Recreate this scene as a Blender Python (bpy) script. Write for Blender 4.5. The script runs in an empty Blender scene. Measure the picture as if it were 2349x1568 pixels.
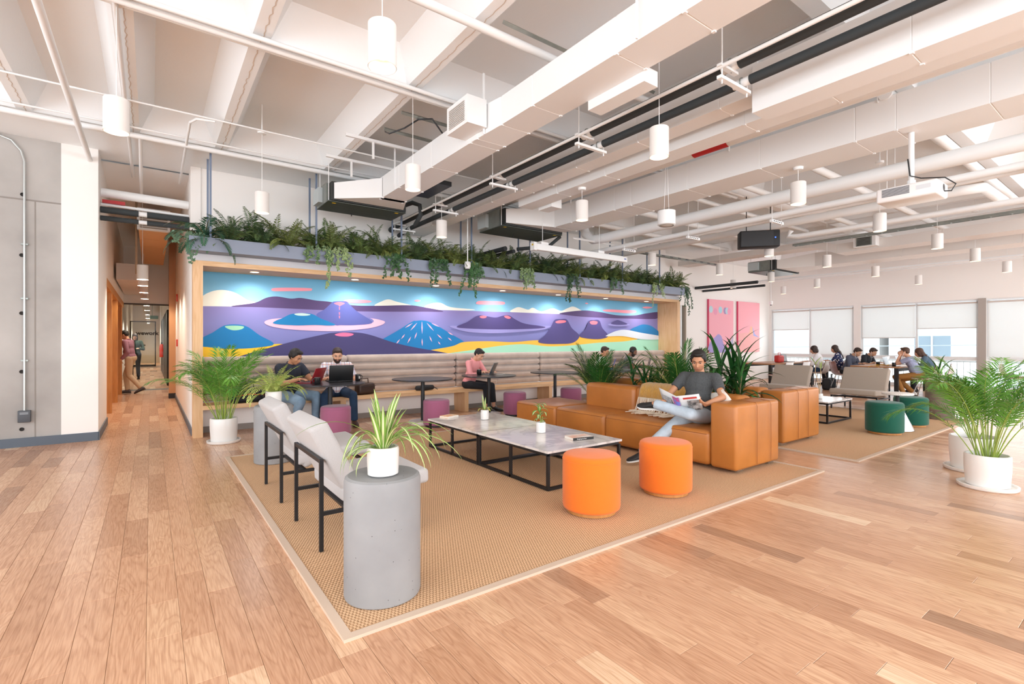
import bpy, bmesh, math, random
from mathutils import Vector, Matrix, Euler, noise
from math import sin, cos, pi, radians as R, sqrt, atan2
random.seed(7)
S = bpy.context.scene
COL = S.collection
# ---------------------------------------------------------------- camera
FPX, H = 1134.0, 1.35
YAW = atan2(1174.5-345, FPX)
cd = bpy.data.cameras.new('camera'); cam = bpy.data.objects.new('camera', cd); COL.objects.link(cam)
cam.location = (0, 0, H); cam.rotation_euler = (pi/2, 0, -YAW)
cd.sensor_width = 36; cd.lens = FPX/2349*36; cd.clip_start = .05; cd.clip_end = 300
S.camera = cam
# ---------------------------------------------------------------- sky, exposure
w = bpy.data.worlds.new('sky'); S.world = w; w.use_nodes = True
bgn = w.node_tree.nodes['Background']; bgn.inputs[0].default_value = (.86, .93, 1, 1); bgn.inputs[1].default_value = 5.0
S.view_settings.view_transform = 'Standard'; S.view_settings.look = 'None'
S.view_settings.exposure = -0.36; S.view_settings.gamma = 1; S.view_settings.use_curve_mapping = False
cy = S.cycles
cy.use_denoising = True; cy.use_adaptive_sampling = True; cy.adaptive_threshold = .03; cy.max_bounces = 7; cy.diffuse_bounces = 5; cy.glossy_bounces = 3
cy.transmission_bounces = 4; cy.transparent_max_bounces = 8; cy.caustics_reflective = False; cy.caustics_refractive = False
cy.sample_clamp_indirect = 6.0
def area(name, loc, rot, sx, sy, power, col=(1, 1, 1)):
    l = bpy.data.lights.new(name, 'AREA'); l.shape = 'RECTANGLE'; l.size = sx; l.size_y = sy
    l.energy = power; l.color = col
    o = bpy.data.objects.new(name, l); COL.objects.link(o); o.location = loc; o.rotation_euler = rot
    return o
DAY = (.97, .985, 1)
# area lamps added for daylight: unseen south and west window walls, plus east windows
area('window_daylight_south', (6.5, -4.35, 2.1), (R(90), 0, 0), 21, 3.0, 680, DAY)
area('window_daylight_west', (-5.3, 1.5, 2.1), (R(90), 0, R(-90)), 8, 3.0, 210, DAY)
area('window_daylight_east', (18.45, 3.2, 1.6), (R(90), 0, R(90)), 11, 1.7, 150, (1, .98, .97))
def spot(loc, power, ang=110, blend=.6, col=(1, .86, .70), rad=.05, name='lamp_light'):
    l = bpy.data.lights.new(name, 'SPOT'); l.energy = power; l.spot_size = R(ang); l.spot_blend = blend
    l.color = col; l.shadow_soft_size = rad
    o = bpy.data.objects.new(name, l); COL.objects.link(o); o.location = loc
    return o
# ---------------------------------------------------------------- materials
MATS = {}
def srgb(h):
    if isinstance(h, str):
        c = [int(h[i:i+2], 16)/255 for i in (0, 2, 4)]
    else: c = h
    return tuple((x/12.92 if x <= .04045 else ((x+.055)/1.055)**2.4) for x in c)+(1,)
def mat(name, col, rough=.6, metal=0, spec=.5, var=0, vscale=8, bump=0, bscale=60, emit=0, col2=None, coat=0, sheen=0, stretch=(1, 1, 1), detail=3):
    if name in MATS: return MATS[name]
    m = bpy.data.materials.new(name); m.use_nodes = True
    nt = m.node_tree; b = nt.nodes['Principled BSDF']
    c = srgb(col); b.inputs['Base Color'].default_value = c
    b.inputs['Roughness'].default_value = rough; b.inputs['Metallic'].default_value = metal
    b.inputs['Specular IOR Level'].default_value = spec
    if coat: b.inputs['Coat Weight'].default_value = coat; b.inputs['Coat Roughness'].default_value = .15
    if sheen: b.inputs['Sheen Weight'].default_value = sheen
    if emit: b.inputs['Emission Color'].default_value = c; b.inputs['Emission Strength'].default_value = emit
    if var or bump or col2:
        tc = nt.nodes.new('ShaderNodeTexCoord'); mp = nt.nodes.new('ShaderNodeMapping')
        mp.inputs['Scale'].default_value = stretch
        nt.links.new(tc.outputs['Object'], mp.inputs[0])
        if var or col2:
            n = nt.nodes.new('ShaderNodeTexNoise'); n.inputs['Scale'].default_value = vscale; n.inputs['Detail'].default_value = detail
            nt.links.new(mp.outputs[0], n.inputs['Vector'])
            rp = nt.nodes.new('ShaderNodeValToRGB')
            if col2: c2 = srgb(col2); c1 = c
            else:
                c1 = tuple(x*(1-var) for x in c[:3])+(1,); c2 = tuple(min(1, x*(1+var)) for x in c[:3])+(1,)
            rp.color_ramp.elements[0].color = c1; rp.color_ramp.elements[1].color = c2
            rp.color_ramp.elements[0].position = .35; rp.color_ramp.elements[1].position = .65
            nt.links.new(n.outputs[0], rp.inputs[0]); nt.links.new(rp.outputs[0], b.inputs['Base Color'])
        if bump:
            n = nt.nodes.new('ShaderNodeTexNoise'); n.inputs['Scale'].default_value = bscale; n.inputs['Detail'].default_value = 2
            nt.links.new(mp.outputs[0], n.inputs['Vector'])
            bp = nt.nodes.new('ShaderNodeBump'); bp.inputs['Strength'].default_value = bump; bp.inputs['Distance'].default_value = .01
            nt.links.new(n.outputs[0], bp.inputs['Height']); nt.links.new(bp.outputs[0], b.inputs['Normal'])
    MATS[name] = m
    return m
def nodes_of(name, col=(1, 1, 1), rough=.5):
    m = mat(name, col, rough); return m, m.node_tree, m.node_tree.nodes['Principled BSDF']
def N(nt, t, **kw):
    n = nt.nodes.new('ShaderNode'+t)
    for k, v in kw.items():
        if k.startswith('i_'):
            key = k[2:]; key = int(key) if key.isdigit() else key.replace('_', ' ')
            n.inputs[key].default_value = v
        else: setattr(n, k, v)
    return n
def ramp(nt, stops, interp='LINEAR'):
    r = nt.nodes.new('ShaderNodeValToRGB'); r.color_ramp.interpolation = interp
    e = r.color_ramp.elements
    while len(e) < len(stops): e.new(.5)
    for i, (p, c) in enumerate(stops): e[i].position = p; e[i].color = srgb(c) if not isinstance(c, float) else (c, c, c, 1)
    return r
def plank_material():
    m, nt, b = nodes_of('oak_plank', 'c99a70', .36)
    L = nt.links.new
    at_ = N(nt, 'Attribute', attribute_name='tone'); tc = N(nt, 'TexCoord'); mp = N(nt, 'Mapping')
    mp.inputs['Scale'].default_value = (7, .9, 1); L(tc.outputs['Object'], mp.inputs[0])
    ad = N(nt, 'VectorMath', operation='ADD'); cb = N(nt, 'CombineXYZ')
    ml = N(nt, 'Math', operation='MULTIPLY'); ml.inputs[1].default_value = 61
    L(at_.outputs['Fac'], ml.inputs[0]); L(ml.outputs[0], cb.inputs[0]); L(ml.outputs[0], cb.inputs[1])
    L(mp.outputs[0], ad.inputs[0]); L(cb.outputs[0], ad.inputs[1])
    n1 = N(nt, 'TexNoise'); n1.inputs['Scale'].default_value = 1.1; n1.inputs['Detail'].default_value = 2.5; n1.inputs['Distortion'].default_value = .6
    L(ad.outputs[0], n1.inputs['Vector'])
    m2 = N(nt, 'Math', operation='MULTIPLY'); m2.inputs[1].default_value = 14
    L(n1.outputs[0], m2.inputs[0]); fr = N(nt, 'Math', operation='PINGPONG'); fr.inputs[1].default_value = .5
    L(m2.outputs[0], fr.inputs[0])
    pore = N(nt, 'TexNoise'); pore.inputs['Scale'].default_value = 9; pore.inputs['Detail'].default_value = 4
    mp2 = N(nt, 'Mapping'); mp2.inputs['Scale'].default_value = (14, .7, 1); L(tc.outputs['Object'], mp2.inputs[0]); L(mp2.outputs[0], pore.inputs['Vector'])
    base = ramp(nt, [(0, 'b18b70'), (.2, 'c89c7c'), (.42, 'd5a988'), (.6, 'daaf8e'), (.82, 'e2ba98'), (1, 'f3d6b6')])
    L(at_.outputs['Fac'], base.inputs[0])
    gr = ramp(nt, [(0, 'cdb7a5'), (.25, 'f4efe9'), (1, 'ffffff')]); L(fr.outputs[0], gr.inputs[0])
    mx = N(nt, 'MixRGB', blend_type='MULTIPLY'); mx.inputs[0].default_value = .42
    L(base.outputs[0], mx.inputs[1]); L(gr.outputs[0], mx.inputs[2])
    pr = ramp(nt, [(.35, 'd9cbbf'), (.6, 'ffffff')]); L(pore.outputs[0], pr.inputs[0])
    mx2 = N(nt, 'MixRGB', blend_type='MULTIPLY'); mx2.inputs[0].default_value = .6
    L(mx.outputs[0], mx2.inputs[1]); L(pr.outputs[0], mx2.inputs[2]); L(mx2.outputs[0], b.inputs['Base Color'])
    rr = N(nt, 'MapRange'); rr.inputs[3].default_value = .24; rr.inputs[4].default_value = .30; L(pore.outputs[0], rr.inputs[0]); b.inputs['Roughness'].default_value = .26
    return m
def wood_material(name, c1, c2, axis=2, rough=.45, scale=3.0, sharp=9):
    m, nt, b = nodes_of(name, c1, rough); L = nt.links.new
    tc = N(nt, 'TexCoord'); mp = N(nt, 'Mapping'); sc = [sharp, sharp, sharp]; sc[axis] = .8
    mp.inputs['Scale'].default_value = sc; L(tc.outputs['Object'], mp.inputs[0])
    n = N(nt, 'TexNoise'); n.inputs['Scale'].default_value = scale; n.inputs['Detail'].default_value = 4; n.inputs['Distortion'].default_value = .8
    L(mp.outputs[0], n.inputs['Vector']); r = ramp(nt, [(.3, c2), (.7, c1)]); L(n.outputs[0], r.inputs[0]); L(r.outputs[0], b.inputs['Base Color'])
    return m
def sisal_material():
    m, nt, b = nodes_of('sisal_weave', 'c8a078', .9); L = nt.links.new
    tc = N(nt, 'TexCoord'); sep = N(nt, 'SeparateXYZ'); L(tc.outputs['Object'], sep.inputs[0])
    def sine(out, k, ph=None):
        a = N(nt, 'Math', operation='MULTIPLY'); a.inputs[1].default_value = k; L(out, a.inputs[0]); o = a.outputs[0]
        if ph is not None:
            c = N(nt, 'Math', operation='ADD'); L(o, c.inputs[0]); L(ph, c.inputs[1]); o = c.outputs[0]
        s = N(nt, 'Math', operation='SINE'); L(o, s.inputs[0]); return s.outputs[0]
    rows = sine(sep.outputs[1], 330)
    sg = N(nt, 'Math', operation='MULTIPLY'); sg.inputs[1].default_value = 330/2; L(sep.outputs[1], sg.inputs[0])
    fl = N(nt, 'Math', operation='DIVIDE'); fl.inputs[1].default_value = pi; L(sg.outputs[0], fl.inputs[0])
    f2 = N(nt, 'Math', operation='FLOOR'); L(fl.outputs[0], f2.inputs[0])
    ph = N(nt, 'Math', operation='MULTIPLY'); ph.inputs[1].default_value = pi; L(f2.outputs[0], ph.inputs[0])
    cols = sine(sep.outputs[0], 330, ph.outputs[0])
    ab = N(nt, 'Math', operation='ABSOLUTE'); L(rows, ab.inputs[0])
    pr = N(nt, 'Math', operation='MULTIPLY_ADD'); L(cols, pr.inputs[0]); pr.inputs[1].default_value = .5; pr.inputs[2].default_value = .5
    hh = N(nt, 'Math', operation='MULTIPLY'); L(pr.outputs[0], hh.inputs[0]); L(ab.outputs[0], hh.inputs[1])
    ns = N(nt, 'TexNoise'); ns.inputs['Scale'].default_value = 90; L(tc.outputs['Object'], ns.inputs['Vector'])
    mixh = N(nt, 'Math', operation='MULTIPLY_ADD'); L(ns.outputs[0], mixh.inputs[0]); mixh.inputs[1].default_value = .5; L(hh.outputs[0], mixh.inputs[2])
    r = ramp(nt, [(.2, '94704e'), (.5, 'd2a67c'), (.95, 'edc9a2')]); L(mixh.outputs[0], r.inputs[0]); L(r.outputs[0], b.inputs['Base Color'])
    bp = N(nt, 'Bump'); bp.inputs['Strength'].default_value = .7; bp.inputs['Distance'].default_value = .004
    L(hh.outputs[0], bp.inputs['Height']); L(bp.outputs[0], b.inputs['Normal'])
    return m
def marble_material():
    m, nt, b = nodes_of('marble', 'e9e4e0', .12); L = nt.links.new
    tc = N(nt, 'TexCoord'); n = N(nt, 'TexNoise'); n.inputs['Scale'].default_value = 2.2; n.inputs['Detail'].default_value = 7; n.inputs['Distortion'].default_value = 1.6
    L(tc.outputs['Object'], n.inputs['Vector']); r = ramp(nt, [(.40, 'e0dbd8'), (.49, 'cbc6c4'), (.53, 'e4dfdb'), (.8, 'ece8e5')]); L(n.outputs[0], r.inputs[0]); L(r.outputs[0], b.inputs['Base Color'])
    return m
def leather_material():
    m = mat('tan_leather', 'b97434', .35, var=.09, vscale=3, bump=.12, bscale=14)
    return m
def terrazzo_material():
    m, nt, b = nodes_of('terrazzo', 'e6e0da', .5); L = nt.links.new
    tc = N(nt, 'TexCoord'); n = N(nt, 'TexVoronoi'); n.inputs['Scale'].default_value = 55
    L(tc.outputs['Object'], n.inputs['Vector']); r = ramp(nt, [(0, 'b3a79c'), (.22, 'cfc6be'), (.3, 'e9e3dd')]); L(n.outputs['Distance'], r.inputs[0]); L(r.outputs[0], b.inputs['Base Color'])
    return m
def concrete_material(name, c1, c2, scale=1.5, holes=0, rough=.75):
    m, nt, b = nodes_of(name, c1, rough); L = nt.links.new
    tc = N(nt, 'TexCoord'); n = N(nt, 'TexNoise'); n.inputs['Scale'].default_value = scale; n.inputs['Detail'].default_value = 6
    L(tc.outputs['Object'], n.inputs['Vector']); r = ramp(nt, [(.3, c2), (.7, c1)]); L(n.outputs[0], r.inputs[0]); out = r.outputs[0]
    if holes:
        v = N(nt, 'TexVoronoi'); v.inputs['Scale'].default_value = holes; v.inputs['Randomness'].default_value = 1
        L(tc.outputs['Object'], v.inputs['Vector']); rr = ramp(nt, [(.055, '5e5a58'), (.08, 'ffffff')]); L(v.outputs['Distance'], rr.inputs[0])
        mx = N(nt, 'MixRGB', blend_type='MULTIPLY'); mx.inputs[0].default_value = .8; L(out, mx.inputs[1]); L(rr.outputs[0], mx.inputs[2]); out = mx.outputs[0]
    L(out, b.inputs['Base Color'])
    bp = N(nt, 'Bump'); bp.inputs['Strength'].default_value = .15; bp.inputs['Distance'].default_value = .01
    L(n.outputs[0], bp.inputs['Height']); L(bp.outputs[0], b.inputs['Normal'])
    return m
def glass_material(name='glass', tint=(.93, .96, .96, 1), ref=.08):
    m = bpy.data.materials.new(name); m.use_nodes = True; nt = m.node_tree; nt.nodes.clear()
    o = N(nt, 'OutputMaterial'); t = N(nt, 'BsdfTransparent'); t.inputs[0].default_value = tint
    g = N(nt, 'BsdfGlossy'); g.inputs['Roughness'].default_value = .02; f = N(nt, 'Fresnel'); f.inputs[0].default_value = 1.18
    mx = N(nt, 'MixShader'); nt.links.new(f.outputs[0], mx.inputs[0]); nt.links.new(t.outputs[0], mx.inputs[1]); nt.links.new(g.outputs[0], mx.inputs[2]); nt.links.new(mx.outputs[0], o.inputs[0])
    MATS[name] = m; return m
def blind_material():
    m = bpy.data.materials.new('blind_fabric'); m.use_nodes = True; nt = m.node_tree; nt.nodes.clear()
    o = N(nt, 'OutputMaterial'); d = N(nt, 'BsdfDiffuse'); d.inputs[0].default_value = srgb('f3f2f0')
    t = N(nt, 'BsdfTranslucent'); t.inputs[0].default_value = srgb('fbfaf8'); mx = N(nt, 'MixShader'); mx.inputs[0].default_value = .54
    nt.links.new(d.outputs[0], mx.inputs[1]); nt.links.new(t.outputs[0], mx.inputs[2]); nt.links.new(mx.outputs[0], o.inputs[0])
    MATS['blind_fabric'] = m; return m
def leaf_material(name, c1, c2, rough=.45, scale=6, trans=.25):
    m, nt, b = nodes_of(name, c1, rough); L = nt.links.new
    tc = N(nt, 'TexCoord'); n = N(nt, 'TexNoise'); n.inputs['Scale'].default_value = scale
    L(tc.outputs['Object'], n.inputs['Vector'])
    oi = N(nt, 'ObjectInfo'); a = N(nt, 'Math', operation='MULTIPLY_ADD'); a.inputs[1].default_value = .35; L(oi.outputs['Random'], a.inputs[0]); L(n.outputs[0], a.inputs[2])
    r = ramp(nt, [(.4, c2), (.9, c1)]); L(a.outputs[0], r.inputs[0]); L(r.outputs[0], b.inputs['Base Color'])
    return m
def check_material(name, base, line1, line2, k=90):
    m, nt, b = nodes_of(name, base, .85); L = nt.links.new
    tc = N(nt, 'TexCoord'); sep = N(nt, 'SeparateXYZ'); L(tc.outputs['Object'], sep.inputs[0]); out = None
    col = N(nt, 'RGB'); col.outputs[0].default_value = srgb(base); cur = col.outputs[0]
    for ax, c, kk in ((0, line1, k), (2, line2, k*.8), (0, line2, k*1.7)):
        a = N(nt, 'Math', operation='MULTIPLY'); a.inputs[1].default_value = kk; L(sep.outputs[ax], a.inputs[0])
        s = N(nt, 'Math', operation='SINE'); L(a.outputs[0], s.inputs[0]); g = N(nt, 'Math', operation='GREATER_THAN'); g.inputs[1].default_value = .72; L(s.outputs[0], g.inputs[0])
        h = N(nt, 'Math', operation='MULTIPLY'); h.inputs[1].default_value = .6; L(g.outputs[0], h.inputs[0])
        mx = N(nt, 'MixRGB'); L(h.outputs[0], mx.inputs[0]); L(cur, mx.inputs[1]); mx.inputs[2].default_value = srgb(c); cur = mx.outputs[0]
    L(cur, b.inputs['Base Color']); return m
def spots_material(name, base, spotc, scale=14, th=.33):
    m, nt, b = nodes_of(name, base, .85); L = nt.links.new
    tc = N(nt, 'TexCoord'); v = N(nt, 'TexVoronoi'); v.inputs['Scale'].default_value = scale; L(tc.outputs['Object'], v.inputs['Vector'])
    r = ramp(nt, [(0, spotc), (th, base)], 'CONSTANT'); L(v.outputs['Distance'], r.inputs[0]); L(r.outputs[0], b.inputs['Base Color']); return m

WHITE = mat('white_paint', 'f1ede9', .75, bump=.05, bscale=90)
CEIL = mat('ceiling_paint', 'f1f3f4', .8, bump=.12, bscale=25)
WMET = mat('white_metal', 'eceded', .45)
BLK = mat('black_metal', '17171a', .42)
DKGREY = mat('dark_foam', '33383a', .8, bump=.1, bscale=80)
GALV = mat('galvanised', '8f948f', .35, metal=.6, var=.08)
GALVD = mat('dark_steel', '4b524d', .4, metal=.3, var=.15, vscale=4, stretch=(1, 12, 1))
BLUEGREY = mat('blue_grey_paint', '8790a2', .5)
POST = mat('post_paint', '75839a', .5)
BASEB = mat('slate_baseboard', '57616d', .55)
PLANK = plank_material()
BIRCH = wood_material('birch_ply', 'e4bd92', 'd6a878', 2)
BIRCHX = wood_material('birch_ply_long', 'e4bd92', 'd2a472', 0)
OAKD = wood_material('dark_ply', 'c98d4e', 'b4783c', 2)
WALNUT = wood_material('table_wood', 'b98a62', 'a0724c', 1)
SISAL = sisal_material(); MARBLE = marble_material(); LEATHER = leather_material(); TERR = terrazzo_material()
CONC = concrete_material('board_formed_concrete', 'b7b3af', '989490', 1.2, 0)
CONCP = concrete_material('grey_concrete', '9a9b9c', '88898b', 2.5, 26, .6)
CONCB = concrete_material('brown_concrete', '85766c', '746459', 9, 0, .9)
GLASS = glass_material(); BLIND = blind_material()
BIND = mat('rug_binding', 'cdb8a4', .85)
RIM = mat('blind_tube', 'cfc6c0', .6)
LAMP = mat('lamp_glow', 'fff1dc', emit=7.0)
LAMPIN = mat('lamp_reflector', 'f6e9dc', .5)
SOIL = mat('soil', '4a3a2e', .95, bump=.6, bscale=80)
CERAM = mat('white_ceramic', 'e6e4e1', .28)
MATTE = mat('matte_white_pot', 'eeebe7', .7, bump=.08, bscale=30)
PINKF = mat('mauve_felt', 'a4607f', .95, sheen=.3, bump=.25, bscale=260)
ORANGEF = mat('orange_felt', 'ec761a', .95, sheen=.2, bump=.25, bscale=260)
GREENF = mat('green_felt', '0a5846', .95, sheen=.2, bump=.25, bscale=260)
GREYF = mat('pale_grey_felt', 'b6b4b4', .95, sheen=.2, var=.04, vscale=200, bump=.2, bscale=260)
TAUPEF = mat('taupe_felt', 'a89b8e', .95, sheen=.2, var=.05, vscale=200, bump=.2, bscale=260)
BANQ = mat('banquette_velvet', 'b8a79c', .8, sheen=.5, var=.09, vscale=5)
BTOP = mat('black_laminate', '2b2b2e', .28)
CHROME = mat('chrome', 'c8ccd0', .15, metal=1)
# ---------------------------------------------------------------- mesh helpers
def ob(name, me, m=None, parent=None, loc=None, rot=None, smooth=None):
    o = bpy.data.objects.new(name, me); COL.objects.link(o)
    if m is not None and len(me.materials) == 0:
        for mm in (m if isinstance(m, (list, tuple)) else [m]): me.materials.append(mm)
    if parent is not None: o.parent = parent
    if loc is not None: o.location = loc
    if rot is not None: o.rotation_euler = rot
    return o
def tag(o, label=None, cat=None, group=None, kind=None):
    if label: o['label'] = label
    if cat: o['category'] = cat
    if group: o['group'] = group
    if kind: o['kind'] = kind
    return o
def thing(name, label, cat, loc=(0, 0, 0), rz=0, group=None):
    o = bpy.data.objects.new(name, None); COL.objects.link(o); o.location = loc; o.rotation_euler = (0, 0, rz); o.empty_display_size = .1
    return tag(o, label, cat, group)
def copy_tree(o, parent=None):
    c = o.copy(); COL.objects.link(c)
    if parent is not None: c.parent = parent
    for ch in [k for k in KIDS(o)]: copy_tree(ch, c)
    return c
def KIDS(o): return [k for k in bpy.data.objects if k.parent == o] if False else list(o.children)
class MB:
    def __init__(s): s.v = []; s.f = []; s.mi = []
    def add(s, vs, fs, mi=0):
        o = len(s.v); s.v += [tuple(v) for v in vs]; s.f += [tuple(i+o for i in f) for f in fs]; s.mi += [mi]*len(fs); return s
    def box(s, x0, y0, z0, x1, y1, z1, M=None, mi=0):
        vs = [Vector((x, y, z)) for z in (z0, z1) for y in (y0, y1) for x in (x0, x1)]
        if M is not None: vs = [M @ v for v in vs]
        return s.add(vs, [(0, 2, 3, 1), (4, 5, 7, 6), (0, 1, 5, 4), (2, 6, 7, 3), (0, 4, 6, 2), (1, 3, 7, 5)], mi)
    def bar(s, p, q, wx, wz, mi=0, up=(0, 0, 1)):
        p = Vector(p); q = Vector(q); d = (q-p); L = d.length; d.normalize(); u = Vector(up)
        if abs(d.dot(u)) > .99: u = Vector((1, 0, 0))
        a = d.cross(u).normalized(); b = a.cross(d).normalized()
        vs = [p+d*t*L+a*i*wx/2+b*j*wz/2 for t in (0, 1) for i, j in ((-1, -1), (1, -1), (1, 1), (-1, 1))]
        return s.add(vs, [(3, 2, 1, 0), (4, 5, 6, 7), (0, 1, 5, 4), (1, 2, 6, 5), (2, 3, 7, 6), (3, 0, 4, 7)], mi)
    def tube(s, pts, r, n=8, caps=True, mi=0):
        pts = [Vector(p) for p in pts]; rs = r if isinstance(r, (list, tuple)) else [r]*len(pts)
        base = []; prev = None
        for i, p in enumerate(pts):
            d = (pts[min(i+1, len(pts)-1)]-pts[max(i-1, 0)]).normalized()
            if prev is None:
                a = d.cross(Vector((0, 0, 1)));
                if a.length < .05: a = d.cross(Vector((1, 0, 0)))
            else: a = prev-d*prev.dot(d)
            a.normalize(); prev = a; b = d.cross(a)
            base += [p+(a*cos(2*pi*k/n)+b*sin(2*pi*k/n))*rs[i] for k in range(n)]
        fs = []
        for i in range(len(pts)-1):
            for k in range(n): fs.append((i*n+k, i*n+(k+1) % n, (i+1)*n+(k+1) % n, (i+1)*n+k))
        if caps: fs.append(tuple(range(n-1, -1, -1))); fs.append(tuple(range((len(pts)-1)*n, len(pts)*n)))
        return s.add(base, fs, mi)
    def lathe(s, prof, n=32, c=(0, 0, 0), mi=0, cap=True):
        vs = []; fs = []
        for r, z in prof: vs += [(c[0]+r*cos(2*pi*k/n), c[1]+r*sin(2*pi*k/n), c[2]+z) for k in range(n)]
        for i in range(len(prof)-1):
            for k in range(n): fs.append((i*n+k, i*n+(k+1) % n, (i+1)*n+(k+1) % n, (i+1)*n+k))
        if cap:
            if prof[0][0] > 1e-6: fs.append(tuple(range(n-1, -1, -1)))
            if prof[-1][0] > 1e-6: fs.append(tuple(range((len(prof)-1)*n, len(prof)*n)))
        return s.add(vs, fs, mi)
    def loft(s, rings, mi=0, closed=True):
        n = len(rings[0]); vs = [p for r in rings for p in r]; fs = []
        for i in range(len(rings)-1):
            for k in range(n): fs.append((i*n+k, i*n+(k+1) % n, (i+1)*n+(k+1) % n, (i+1)*n+k))
        if closed: fs.append(tuple(range(n-1, -1, -1))); fs.append(tuple(range((len(rings)-1)*n, len(rings)*n)))
        return s.add(vs, fs, mi)
    def prism(s, poly, z0, z1, M=None, mi=0):
        n = len(poly); vs = [Vector((x, y, z0)) for x, y in poly]+[Vector((x, y, z1)) for x, y in poly]
        if M is not None: vs = [M @ v for v in vs]
        return s.add(vs, [tuple(range(n-1, -1, -1)), tuple(range(n, 2*n))]+[(k, (k+1) % n, n+(k+1) % n, n+k) for k in range(n)], mi)
    def ell(s, c, rx, ry, rz, M=None, nu=14, nv=9, mi=0):
        c = Vector(c); vs = []; fs = []
        for i in range(1, nv):
            t = pi*i/nv
            for k in range(nu):
                a = 2*pi*k/nu; v = Vector((rx*sin(t)*cos(a), ry*sin(t)*sin(a), -rz*cos(t)))
                if M is not None: v = M @ v
                vs.append(c+v)
        b = Vector((0, 0, -rz)); t_ = Vector((0, 0, rz))
        if M is not None: b = M @ b; t_ = M @ t_
        vs += [c+b, c+t_]; nb = len(vs)-2
        for i in range(nv-2):
            for k in range(nu): fs.append((i*nu+k, i*nu+(k+1) % nu, (i+1)*nu+(k+1) % nu, (i+1)*nu+k))
        for k in range(nu): fs.append((nb, (k+1) % nu, k)); fs.append((nb+1, (nv-2)*nu+k, (nv-2)*nu+(k+1) % nu))
        return s.add(vs, fs, mi)
    def mesh(s, name, smooth=None):
        me = bpy.data.meshes.new(name); me.from_pydata(s.v, [], s.f); me.update()
        if any(s.mi): me.polygons.foreach_set('material_index', s.mi)
        if smooth is not None:
            bm = bmesh.new(); bm.from_mesh(me); bmesh.ops.recalc_face_normals(bm, faces=bm.faces)
            for f in bm.faces: f.smooth = True
            for e in bm.edges:
                if len(e.link_faces) == 2 and e.calc_face_angle(0) > R(smooth): e.smooth = False
            bm.to_mesh(me); bm.free()
        return me
    def build(s, name, m, parent=None, loc=None, rot=None, smooth=None):
        return ob(name, s.mesh(name, smooth), m, parent, loc, rot)
def rbox(name, x0, y0, z0, x1, y1, z1, r, m, parent=None, seg=3, puff=0, loc=None, rot=None, sub=0):
    bm = bmesh.new(); bmesh.ops.create_cube(bm, size=1)
    for v in bm.verts: v.co = Vector(((x0+x1)/2+v.co.x*(x1-x0), (y0+y1)/2+v.co.y*(y1-y0), (z0+z1)/2+v.co.z*(z1-z0)))
    if sub:
        bmesh.ops.subdivide_edges(bm, edges=bm.edges[:], cuts=sub, use_grid_fill=True)
        eds = [e for e in bm.edges if len(e.link_faces) == 2 and e.calc_face_angle(0) > .5]
    else: eds = bm.edges[:]
    if r > 0: bmesh.ops.bevel(bm, geom=eds, offset=r, segments=seg, profile=.5, affect='EDGES', clamp_overlap=True)
    if puff:
        c = Vector(((x0+x1)/2, (y0+y1)/2, (z0+z1)/2)); h = Vector(((x1-x0)/2, (y1-y0)/2, (z1-z0)/2))
        for v in bm.verts:
            q = Vector(((v.co.x-c.x)/h.x, (v.co.y-c.y)/h.y, (v.co.z-c.z)/h.z))
            for a in range(3):
                o_ = [b for b in range(3) if b != a]; k = (1-q[o_[0]]**2)*(1-q[o_[1]]**2)
                v.co[a] += q[a]*puff*max(0, k)
    for f in bm.faces: f.smooth = True
    me = bpy.data.meshes.new(name); bm.to_mesh(me); bm.free()
    return ob(name, me, m, parent, loc, rot)
def struct(o): o['kind'] = 'structure'; return o
def wbox(name, x0, y0, z0, x1, y1, z1, m, parent=None, kind='structure'):
    o = MB().box(x0, y0, z0, x1, y1, z1).build(name, m, parent)
    if kind: o['kind'] = kind
    return o
def ray(px, py):
    a = (px-1174.5)/FPX; b = (784-py)/FPX
    return Vector((sin(YAW)+a*cos(YAW), cos(YAW)-a*sin(YAW), b))
def on_y(px, py, y):
    d = ray(px, py); t = y/d.y; return (d.x*t, H+d.z*t)
# ================================================================ SETTING
# ---- floor of oak planks: one part each for the nearest 300, the rest joined
def plank_verts(x0, x1, y0, y1, tone, mb, tones):
    g = .0005; z = .0; b = .0013
    X0, X1, Y0, Y1 = x0+g, x1-g, y0+g, y1-g
    vs = [(X0, Y0, -b), (X1, Y0, -b), (X1, Y1, -b), (X0, Y1, -b), (X0+b, Y0+b, z), (X1-b, Y0+b, z), (X1-b, Y1-b, z), (X0+b, Y1-b, z)]
    mb.add(vs, [(0, 1, 5, 4), (1, 2, 6, 5), (2, 3, 7, 6), (3, 0, 4, 7), (4, 5, 6, 7)]); tones += [tone]*5
def set_tone(me, tones):
    a = me.attributes.new('tone', 'FLOAT', 'FACE'); a.data.foreach_set('value', tones)
floor = wbox('floor', -6, -5, -.2, 19.2, 50, -.0045, mat('floor_bed', 'a07a58', .8))
rng = random.Random(3); planks = []
PW = .133
for i in range(int(25.2/PW)):
    x0 = -6+i*PW; x1 = x0+PW; y = -5-rng.random()
    ymax = 42 if -.9 < x0 < .55 else 9.2
    while y < ymax:
        l = rng.choice((.38, .55, .75, .9, 1.1, 1.3))*rng.uniform(.85, 1.1); y1 = y+l
        t = min(1, max(0, rng.gauss(.5, .22)))
        cx, cyy = (x0+x1)/2, (y+y1)/2
        dp = cx*sin(YAW)+cyy*cos(YAW); r = cx*cos(YAW)-cyy*sin(YAW)
        vis = dp > 1.2 and abs(r/dp) < 1.1
        covered = (.75 < cx < 5.6 and 2.35 < cyy < 6.5)
        planks.append((dp if vis and not covered else 1e3+dp, x0, x1, y, y1, t)); y = y1
planks.sort(key=lambda p: p[0])
rest = MB(); rt = []
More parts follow.
